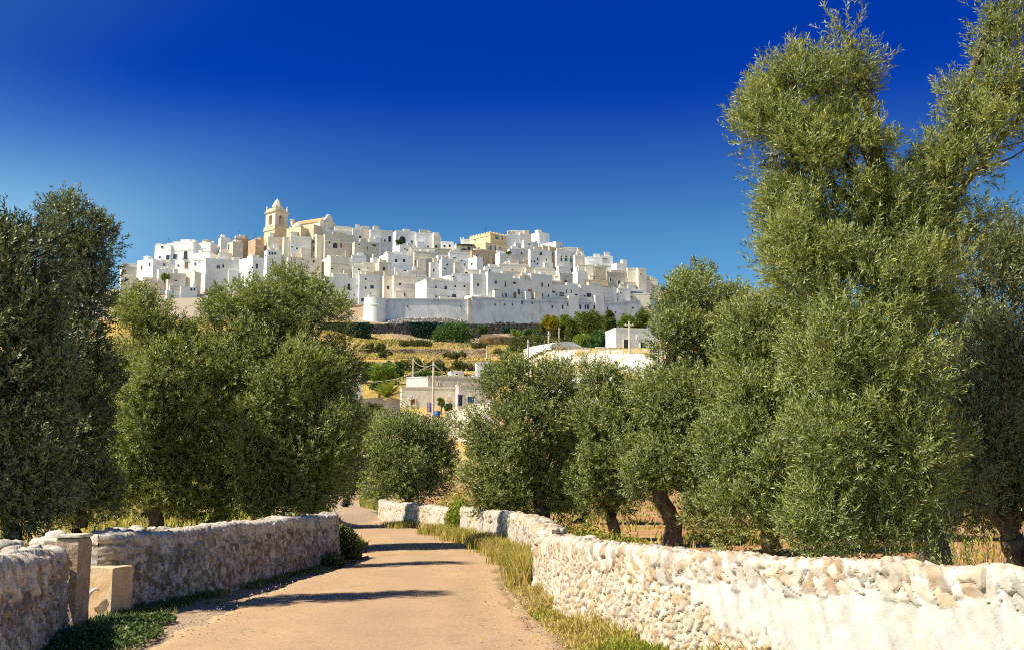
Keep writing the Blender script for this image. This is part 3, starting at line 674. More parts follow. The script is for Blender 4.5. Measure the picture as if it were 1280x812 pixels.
olive('olive_tree', 'broad rounded olive with a dark centre, beside the left wall', base_at(268,30),
 [(290,388,34,28,30),(352,370,42,34,30),(320,400,50,42,29.5),(395,400,40,42,29.8),(298,448,46,48,29.2),(360,470,60,58,28.8),(418,462,30,50,29.5),(265,530,45,50,29),(320,545,58,55,28.6),(390,545,52,55,28.8),(428,560,22,48,29.5),(290,608,42,32,29),(350,612,45,30,28.8),(402,606,34,30,29.2),(372,348,22,12,30),(255,618,30,28,29),(310,625,40,22,28.8),(370,625,40,20,29),(432,520,20,40,30)], group=G, tshift=.13, leaf=(.10,.030), limb=.13, trunk=[np.array([-8.1,30,.3]), np.array([-7.8,30,1.0]), np.array([-7.3,29.6,1.9])])
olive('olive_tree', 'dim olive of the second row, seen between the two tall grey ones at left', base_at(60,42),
 [(20,520,60,70,42),(75,545,50,60,42),(10,600,50,40,42),(75,608,50,32,42)], m='olive_grey', group=G, cover=1.8, tshift=-.25, leaf=(.15,.045), per=9, sub=.5, limb=.12)  # second-row leaf tint darkened: shade painted into the gaps between front trees
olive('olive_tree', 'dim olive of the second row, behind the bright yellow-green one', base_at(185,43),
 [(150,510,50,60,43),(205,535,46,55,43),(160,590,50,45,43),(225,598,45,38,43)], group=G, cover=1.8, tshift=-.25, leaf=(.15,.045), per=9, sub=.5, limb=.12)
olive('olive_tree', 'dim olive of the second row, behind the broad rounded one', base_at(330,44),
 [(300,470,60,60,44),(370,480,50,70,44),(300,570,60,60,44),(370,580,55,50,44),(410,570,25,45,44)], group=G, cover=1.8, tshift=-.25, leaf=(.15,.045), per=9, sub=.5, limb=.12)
# --- where the road turns
olive('olive_tree', 'small rounded olive standing right of the far road, under the grey farmhouse', base_at(512,60),
 [(482,552,24,26,60),(518,545,30,24,60),(500,582,38,30,59),(545,575,26,30,60),(472,595,18,26,60.5),(542,552,22,20,60),(505,527,24,12,61),(530,602,34,20,59.5),(480,608,24,16,59.5)], group=G, cover=2.0, leaf=(.17,.055), per=9, sub=.55, limb=.15, tshift=.0)
olive('olive_tree', 'dim olive at the left of the far road, behind the broad dark-centred olive', base_at(432,75),
 [(432,540,22,32,75),(445,570,14,22,75),(420,575,22,30,75),(450,530,12,18,76),(440,600,10,12,75),(432,600,24,20,75),(425,612,16,14,75)], group=G, cover=1.8, leaf=(.19,.06), per=9, sub=.6, limb=.15)
olive('olive_tree', 'low olive behind the small rounded one, under the palm', base_at(455,100),
 [(472,531,22,13,100),(560,536,18,14,98),(450,524,16,10,101)], group=G, cover=1.7, leaf=(.24,.08), per=8, sub=.7, limb=.15)
# --- right of the road
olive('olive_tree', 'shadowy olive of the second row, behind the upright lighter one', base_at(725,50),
 [(715,540,34,50,50),(745,560,36,50,50),(720,610,36,26,50)], group=G, cover=1.8, tshift=-.25, leaf=(.16,.05), per=9, sub=.5, limb=.12)  # leaf tint lowered for this row too, as painted shade behind the front olives
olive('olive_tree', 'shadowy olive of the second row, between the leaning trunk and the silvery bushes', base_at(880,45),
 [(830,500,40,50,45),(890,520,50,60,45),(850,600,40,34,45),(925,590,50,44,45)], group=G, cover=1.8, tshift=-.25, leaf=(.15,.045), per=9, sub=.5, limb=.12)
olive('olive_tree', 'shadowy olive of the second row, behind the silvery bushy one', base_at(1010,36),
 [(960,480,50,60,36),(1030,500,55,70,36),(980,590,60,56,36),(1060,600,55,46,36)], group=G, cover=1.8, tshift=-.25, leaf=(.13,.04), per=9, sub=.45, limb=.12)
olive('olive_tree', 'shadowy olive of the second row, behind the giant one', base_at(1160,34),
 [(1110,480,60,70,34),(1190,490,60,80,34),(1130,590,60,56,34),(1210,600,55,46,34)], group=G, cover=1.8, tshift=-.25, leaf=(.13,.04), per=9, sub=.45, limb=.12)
olive('olive_tree', 'wide olive with dark hollow, leftmost of the olives behind the right wall', base_at(660,35),
 [(640,480,40,34,35),(690,482,32,30,35),(612,535,30,38,35),(660,540,46,48,34.4),(705,540,26,48,35),(600,585,20,30,35),(640,600,40,34,34.4),(690,606,38,30,34.6),(608,618,22,18,35),(650,620,40,20,34.6),(700,622,30,18,34.8)], group=G, leaf=(.11,.034), tshift=.02, limb=.13, trunk=[np.array([.9,35,-.1]),np.array([1.0,35,.8]),np.array([.7,35,1.6])])
olive('olive_tree', 'upright lighter olive next right of the wide hollow one', base_at(762,31),
 [(752,478,34,22,31.5),(748,525,30,42,31),(785,500,26,32,31),(770,575,44,45,30.6),(740,600,24,36,31),(800,560,28,45,31.3),(765,622,30,22,31)], group=G, leaf=(.105,.032), tshift=.07, limb=.10)
olive('olive_tree', 'tall olive on a dark leaning trunk bared above the right wall', base_at(846,27.5),
 [(878,370,50,26,28),(850,395,36,30,28),(915,388,32,28,28),(845,430,38,40,27.5),(890,425,48,40,27.6),(822,500,30,42,27.5),(868,500,46,48,27),(840,565,48,36,27),(905,560,44,46,26.6),(800,590,24,30,27.3),(895,610,36,30,26.8),(868,350,26,12,28.3),(895,640,40,22,26.5)], group=G, leaf=(.10,.030), tshift=.05, limb=.12,
 trunk=[np.array([P(838,690,27.5)[0],27.5,-.1]), np.array([P(842,655,27.5)[0],27.5,.75]), P(826,622,27.4), P(818,590,27.3)])
olive('olive_tree', 'bushy silvery olive reaching the ground between the leaning trunk and the giant olive', base_at(955,19.5),
 [(950,410,42,36,20),(995,445,42,44,20),(925,470,42,44,20),(965,520,60,56,19.3),(915,570,42,46,19.3),(990,590,58,56,18.8),(935,640,55,36,18.8),(1000,650,50,34,18.5),(958,385,30,18,20)], group=G, leaf=(.09,.022), tshift=.10, limb=.10, up=.75)
olive('olive_tree', 'giant olive towering over the right wall with forked top against the sky', (P(1165,600,14)[0],14.2),
 [(985,120,54,60,14,1.1),(1035,95,48,48,14,1.0),(960,170,36,56,14,.9),(1000,200,56,54,13.8,1.1),(1060,190,54,54,13.8,1.1),(1062,45,20,24,14,.35),(1082,95,22,26,14,.4),(1000,265,44,48,13.9,1.0),(985,262,28,40,14,.8),(990,325,42,42,13.7,1.0),(1040,290,60,56,13.5),(1010,345,48,46,13.4),(1105,275,54,54,13.6,.85),
  (1085,375,74,62,13.2),(1155,355,64,62,13.4),(1040,450,62,62,13.0),(1125,455,76,64,12.9),(1060,545,70,62,12.9),(1140,560,70,62,12.8),(1040,640,60,48,12.9),(1120,650,66,40,12.9),
  (1190,205,40,42,13.9,.9),(1222,165,38,40,13.9,.8),(1165,245,40,44,13.8,1.0),(1208,118,26,36,14,.7),(1250,108,40,46,14,.8),(1262,50,32,48,14,.8),(1280,140,30,44,14,.7),(1215,285,46,40,14,.55),(1250,10,24,30,14,.7),(1140,300,50,44,13.8,1.0)], group=G, leaf=(.075,.0155), per=12, sub=.26, cover=2.1, tshift=.14, limb=.095, up=.8, thick=.8,
 trunk=[np.array([P(1165,600,14)[0],14.2,-.1]), P(1160,600,14.1), P(1135,470,14.1), P(1140,330,14.1)])
olive('olive_tree', 'dark dense olive at the right edge of the photo, beside the giant olive', (P(1262,600,16.5)[0],16.5),
 [(1225,350,56,52,16,.8),(1270,330,46,50,16,.7),(1240,440,66,60,15.6),(1290,440,50,80,15.8),(1215,530,52,60,15.4),(1270,540,60,60,15.5),(1200,620,44,46,15.2),(1252,612,40,40,15.6,.8),(1300,600,40,50,15.8)], m='olive_grey', group=G, leaf=(.08,.018), sub=.28, cover=2.3, tshift=.10, limb=.11, up=.7)
# long silvery shoots rising from the foot of the giant olive
c = []; ax = []
q0 = P(1160, 690, 12.4)
for i in range(60):
    x_ = q0[0]+rng.normal(0,.42); y_ = q0[1]+rng.normal(0,.25); h_ = rng.uniform(.6,1.35); lean_ = rng.normal(0,.22,2)
    for f in np.arange(.05,1,.075): c.append((x_+lean_[0]*h_*f, y_+lean_[1]*h_*f, h_*f)); ax.append((lean_[0],lean_[1],1))
c = np.array(c); ax = np.array(ax); ax /= np.linalg.norm(ax,axis=1)[:,None]
V, T = sprig_leaves(c, ax, 8, .055, .012, spread=.55, tbase=rng.normal(.5,.15,len(c)))
o = mesh_np('olive_suckers', V, np.arange(len(V)).reshape(-1,4), M['olive'], None, {'tint': T}); tag(o, 'upright silvery shoots springing from the foot of the giant olive', 'shoots')
# neighbour standing left of the frame: its shade falls across the road
olive('olive_tree', 'narrow olive standing outside the left edge, in front of all the others', (-8.3,14.4),
 [(-175,-120,34,46,14.4,.8),(-178,-20,54,66,14.4),(-160,110,66,66,14.4),(-165,210,66,50,14.4)], group=G, leaf=(.10,.030), limb=.10)
olive('olive_tree', 'tallest narrow olive, outside the left edge behind the first one', (-10.3,20.3),
 [(-108,-130,26,40,20.3,.9),(-104,-30,40,55,20.3),(-92,140,45,60,20.3),(-98,240,55,70,20.3),(-110,360,60,70,20.3),(-110,480,60,60,20.3)], group=G, leaf=(.10,.030), limb=.10)

# gravel and leaf litter along both edges of the road
n = 900; y = 9.5+22*rng.random(n)**1.7; sd_ = rng.random(n) < .5; off = rng.exponential(.26, n)-.12; n = len(y)
x = np.where(sd_, roadL(y)+off, roadR(y)-off); r_ = rng.uniform(.005,.014,n)*(1+y*.02); zz = ground(x,y)+.03
oct_ = np.array([(1,0,0),(0,1,0),(-1,0,0),(0,-1,0),(0,0,.7),(0,0,-.7)], float)
V = (oct_[None]*r_[:,None,None]*rng.uniform(.6,1.4,(n,6,1))+np.stack([x,y,zz],-1)[:,None,:]).reshape(-1,3)
T_ = (np.array([(0,1,4),(1,2,4),(2,3,4),(3,0,4),(1,0,5),(2,1,5),(3,2,5),(0,3,5)])[None]+np.arange(n)[:,None,None]*6).reshape(-1,3)
M['gravel'] = mat('road_gravel', [(.32,.24,.16),(.48,.38,.27)], scale=40)
o = mesh_np('gravel', V, None, M['gravel'], T=T_); tag(o, 'loose gravel scattered along both edges of the road', 'gravel', kind='stuff')
n = 900; y = 9.5+26*rng.random(n)**1.5; u = rng.random(n)**.6; sd_ = rng.random(n) < .6; x = np.where(sd_, roadR(y)-(1-u)*1.2, roadL(y)+(1-u)*1.3)
c = np.stack([x,y,ground(x,y)+.065],-1); a = rng.normal(0,1,(n,3)); a[:,2] *= .15; a /= np.linalg.norm(a,axis=1)[:,None]; b = np.cross(a,[0,0,1.]); s_ = rng.uniform(.015,.04,n)[:,None]
V = np.stack([c-a*s_, c+b*s_*.35, c+a*s_, c-b*s_*.35],1).reshape(-1,3)
o = mesh_np('leaf_litter', V, np.arange(n*4).reshape(-1,4), M['grass'], None, {'tint': np.repeat(rng.random(n),4)}); tag(o, 'dry fallen leaves on the road near its edges', 'leaf litter', kind='stuff')
# ================================================================ TOWN
ST = {'col': (.50,.44,.35), 'scale': .5, 'lo': .48, 'hi': .78, 'amt': .38, 'stretch': (1.3,1.3,.16)}
def wallm(n, a, b, amt=.38, sc=.35, bump=.05):
    return mat(n, [a, b], scale=sc, bump=bump, bscale=1.4, contrast=(.35,.65), stain=dict(ST, amt=amt))
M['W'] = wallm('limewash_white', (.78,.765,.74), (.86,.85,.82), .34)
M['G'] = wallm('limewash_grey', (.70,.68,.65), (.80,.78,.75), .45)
M['C'] = wallm('cream_plaster', (.72,.64,.50), (.80,.75,.63), .35)
M['P'] = wallm('peach_plaster', (.74,.62,.51), (.80,.73,.64), .3)
M['T'] = wallm('tan_stone_wall', (.54,.45,.34), (.70,.61,.48), .4, 1.0, .12)
M['S'] = wallm('grey_stone_wall', (.48,.43,.36), (.66,.60,.51), .45, 1.2, .18)
M['Y'] = wallm('golden_tufa', (.66,.49,.26), (.74,.60,.38), .25, .6, .08)
M['R'] = wallm('brown_wall', (.42,.29,.18), (.58,.43,.28), .35, 1.0, .12)
M['dark'] = mat('dark_opening', [(.015,.017,.022), (.05,.05,.055)], scale=.9, rough=.35, spec=.5)
M['green'] = mat('green_shutter', [(.03,.16,.13), (.05,.22,.18)], scale=2, rough=.6)
M['blue'] = mat('blue_shutter', [(.05,.12,.25), (.09,.18,.33)], scale=2, rough=.6)
M['brownd'] = mat('brown_door', [(.22,.09,.04), (.30,.15,.07)], scale=2, rough=.7)
M['terra'] = mat('roof_tiles', [(.55,.24,.11), (.66,.36,.18)], scale=.8, bump=.08, bscale=2)
M['iron'] = mat('dark_iron', [(.06,.06,.06), (.12,.11,.1)], scale=5, rough=.6)
rnd = random.Random(11)
def pxk(px, py): d = ray(px, py); return d[0]/d[1]
def yb_(s): return s.yb
class House:
    def __init__(s, x0, xs, x1, yt, yb, D, r, mk, label, wins=(), cat='house', par=.5, extra=True, dmax=13, depth=None, name='house', group='houses of the white hill town', door=None):
        ym = (yt+yb)/2; th = math.atan(pxk(xs, ym)); r = R(r)
        n0 = np.array([-math.sin(th), -math.cos(th)])
        s.n = np.array([n0[0]*math.cos(r)-n0[1]*math.sin(r), n0[0]*math.sin(r)+n0[1]*math.cos(r)])
        s.t = np.array([-s.n[1], s.n[0]]); s.b = -s.n
        q = P(xs, ym, D); s.C = q[:2]
        def hit(o, d, k): return (k*o[1]-o[0])/(d[0]-k*d[1])
        if r >= 0:
            s.w = hit(s.C, s.t, pxk(x1, ym)); s.A = s.C
            s.d = hit(s.C, s.b, pxk(x0, ym)) if xs-x0 >= 1 else min(9, max(4, s.w*.8))
        else:
            wl = hit(s.C, -s.t, pxk(x0, ym)); s.w = wl; s.A = s.C-s.t*wl
            s.d = hit(s.C, s.b, pxk(x1, ym)) if x1-xs >= 1 else min(9, max(4, s.w*.8))
        s.right = r < 0
        s.d = float(np.clip(abs(s.d), 2.5, dmax)) if depth is None else depth
        s.zt = P(xs, yt, D)[2]; s.D = D; s.mk = mk; s.yb = yb-3
        cor = [s.A, s.A+s.t*s.w, s.A+s.t*s.w+s.b*s.d, s.A+s.b*s.d]
        zg = min(float(ground(*c)) for c in cor)-.6
        zb = min(P(xs, yb, D)[2]-.5, zg)
        s.cor = cor; s.zb = zb; s.ppm = D/FPX
        cx = sum(cor)/4
        s.e = empty(name, (cx[0], cx[1], zb), label, cat, group)
        mb = MB(); j = lambda: rnd.uniform(-.09,.09)
        top = [s.zt+j() for _ in range(4)]
        mb.hexa([(*c, zb) for c in cor], [(*c, z-.0) for c, z in zip(cor, top)])
        mb.build('walls', M[mk], s.e)
        # parapet: a slightly proud rim round the flat roof
        mb = MB(); th_ = .32
        def rim(a, b, za, zb_):
            d_ = (b-a)/np.linalg.norm(b-a); nn = np.array([d_[1], -d_[0]])
            A_, B_ = a-d_*.06, b+d_*.06
            mb.hexa([(*(A_+nn*.06), za+.004), (*(B_+nn*.06), zb_+.004), (*(B_-nn*th_), zb_+.004), (*(A_-nn*th_), za+.004)],
                    [(*(A_+nn*.06), za+par), (*(B_+nn*.06), zb_+par), (*(B_-nn*th_), zb_+par), (*(A_-nn*th_), za+par)])
        for i in (0, 1, 3): rim(cor[i], cor[(i+1)%4], top[i], top[(i+1)%4])
        mb.build('parapet', M[mk], s.e)
        for wn in wins: s.window(*wn)
        if extra and rnd.random() < .5: s.chimney()
        if extra and s.w > 4:
            for _ in range(rnd.choice((1,2,2,3,4))): s.roof_room()
            if s.w > 7 and not s.right: s.annex()
            if rnd.random() < .5: s.string()
    def plane(s, px, py):
        """point on the front (or visible side) seen at a pixel"""
        d = ray(px, py)
        for o, n, t, lim in ((s.A, s.n, s.t, s.w), ((s.A+s.t*s.w) if s.right else s.A, s.t if s.right else -s.t, s.b, s.d)):
            den = d[0]*n[0]+d[1]*n[1]
            if abs(den) < 1e-4: continue
            k = (o[0]*n[0]+o[1]*n[1])/den; p = CAM+d*k
            u = (p[:2]-o)@t
            if -.1 <= u <= lim+.1: return p, n, t, abs(den)/np.linalg.norm(d[:2])
        return None
    def window(s, px, py, w, h, kind='dark'):
        q = s.plane(px, py)
        if q is None: return
        p, n, t, cosv = q
        if kind == 'arch': return s.arch(p, n, t, w*s.ppm/max(cosv,.35), h*s.ppm)
        W_ = w*s.ppm/max(cosv,.45)*1.08; H_ = h*s.ppm*1.08; z = p[2]
        mk = {'dark':'dark','green':'green','blue':'blue','door':'brownd','bal':'dark'}[kind]
        mb = MB(); c = p[:2]+n*.012
        mb.obox(c, t, n, W_, .06, z-H_/2, z+H_/2, 0)
        o = mb.build('door' if kind in ('door',) else 'window', M[mk], s.e)
        f = MB(); g = .16; c2 = p[:2]+n*.03
        for sx in (-1,1): f.obox(c2+t*sx*(W_/2+g/2), t, n, g, .16, z-H_/2, z+H_/2)
        f.obox(c2, t, n, W_+2*g, .16, z+H_/2+.003, z+H_/2+g); f.obox(c2, t, n, W_+2.6*g, .3, z-H_/2-g, z-H_/2-.003)
        fr = f.build('frame', M[s.mk if s.mk in 'WGCP' else 'C'], s.e)
        fr.parent = o; fr.location = np.array(fr.location)+np.array(s.e.location)*0
        if kind == 'bal':
            b = MB(); b.obox(p[:2]+n*.45, t, n, W_+1.0, .9, z-H_/2-.2, z-H_/2-.05)
            for k in range(7): b.obox(p[:2]+n*.86+t*((k-3)/6*(W_+.9)), t, n, .05, .05, z-H_/2-.05, z-H_/2+.85)
            b.obox(p[:2]+n*.86, t, n, W_+1.0, .06, z-H_/2+.85, z-H_/2+.91)
            b.build('balcony', M['iron'], s.e)
    def arch(s, p, n, t, W_, H_):
        mb = MB(); r_ = W_/2; zc = p[2]+H_/2-r_; pts = [(-r_, p[2]-H_/2), (r_, p[2]-H_/2)]
        for k in range(13): a = math.pi*k/12; pts.append((r_*math.cos(a), zc+r_*math.sin(a)))
        fr = [(*(p[:2]+n*.05+t*a), z) for a, z in pts]; bk = [(*(p[:2]-n*.02+t*a), z) for a, z in pts]; m = len(pts)
        mb.poly(fr+bk, [tuple(range(m)), tuple(range(2*m-1, m-1, -1))]+[(i, i+m, (i+1)%m+m, (i+1)%m) for i in range(m)])
        mb.build('arched_opening', M['dark'], s.e)
        mb = MB(); ring = []
        for k in range(13): a = math.pi*k/12; ring.append((math.cos(a), math.sin(a)))
        for k in range(12):
            q = []
            for dd in (-.02, .14):
                for rr in (r_+.002, r_+.35):
                    for c_ in (ring[k], ring[k+1]): q.append((*(p[:2]+n*dd+t*c_[0]*rr), zc+c_[1]*rr))
            mb.hexa([q[0],q[1],q[3],q[2]], [q[4],q[5],q[7],q[6]])
        mb.build('arch_surround', M[s.mk], s.e)
    def roof_room(s):
        k = rnd.random(); w_ = s.w*rnd.uniform(.18,.42); dd = min(s.d*.5, rnd.uniform(2,4)); hh = rnd.uniform(1.0,2.6)
        c = s.A+s.t*(w_/2+(s.w-w_)*rnd.random())+s.b*(s.d*rnd.uniform(.3,.75)); mk = rnd.choice([s.mk, s.mk, 'W', 'C', 'P', 'T']) if s.mk != 'Y' else 'Y'
        mb = MB(); mb.obox(c, s.t, s.b, w_, dd, s.zt-.3, s.zt+hh); mb.obox(c, s.t, s.b, w_+.25, dd+.25, s.zt+hh+.003, s.zt+hh+.2); mb.build('roof_room', M[mk], s.e)
    def annex(s):
        w_ = s.w*rnd.uniform(.2,.45); dd = rnd.uniform(1.2,2.8); zv = P(0,yb_(s),s.D)[2]; top = zv+(s.zt-zv)*rnd.uniform(.12,.42)
        c = s.A+s.t*(w_/2+(s.w-w_)*rnd.random())-s.b*(dd/2+.05); mk = rnd.choice([s.mk,'W','C','P','G'])
        mb = MB(); mb.obox(c, s.t, s.b, w_, dd, s.zb, top); mb.obox(c, s.t, s.b, w_+.2, dd+.1, top+.003, top+.3); mb.build('annex', M[mk], s.e)
    def string(s):
        z_ = s.zt-rnd.uniform(.25,.6)*min(7, max(3,(s.zt-s.zb)*.5)); mb = MB(); mb.obox(s.A+s.t*s.w/2-s.b*.06, s.t, s.b, s.w*.995, .18, z_, z_+.28); mb.build('string_course', M[rnd.choice(['C','T','P','W'])], s.e)
    def chimney(s):
        mb = MB(); c = s.A+s.t*s.w*rnd.uniform(.2,.8)+s.b*s.d*rnd.uniform(.35,.8); k = rnd.uniform(.5,.9); h = rnd.uniform(1.0,2.2)
        mb.obox(c, s.t, s.b, k, k, s.zt-.2, s.zt+h); mb.obox(c, s.t, s.b, k*1.5, k*1.5, s.zt+h+.003, s.zt+h+.22)
        mb.build('chimney', M[s.mk if s.mk != 'S' else 'T'], s.e)
    def antenna(s, px, ytop):
        q = P(px, ytop, s.D+2); mb = MB()
        mb.tube([(q[0], q[1], s.zt), (q[0], q[1], q[2])], .07, 5)
        mb.obox(q[:2], s.t, s.b, 1.5, .07, q[2]-.5, q[2]-.43); mb.obox(q[:2], s.t, s.b, 1.0, .07, q[2]-.9, q[2]-.83)
        mb.build('antenna', M['iron'], s.e)
d_ = 'door'; A_ = 'arch'; B_ = 'bal'; Gn = 'green'; Bl = 'blue'
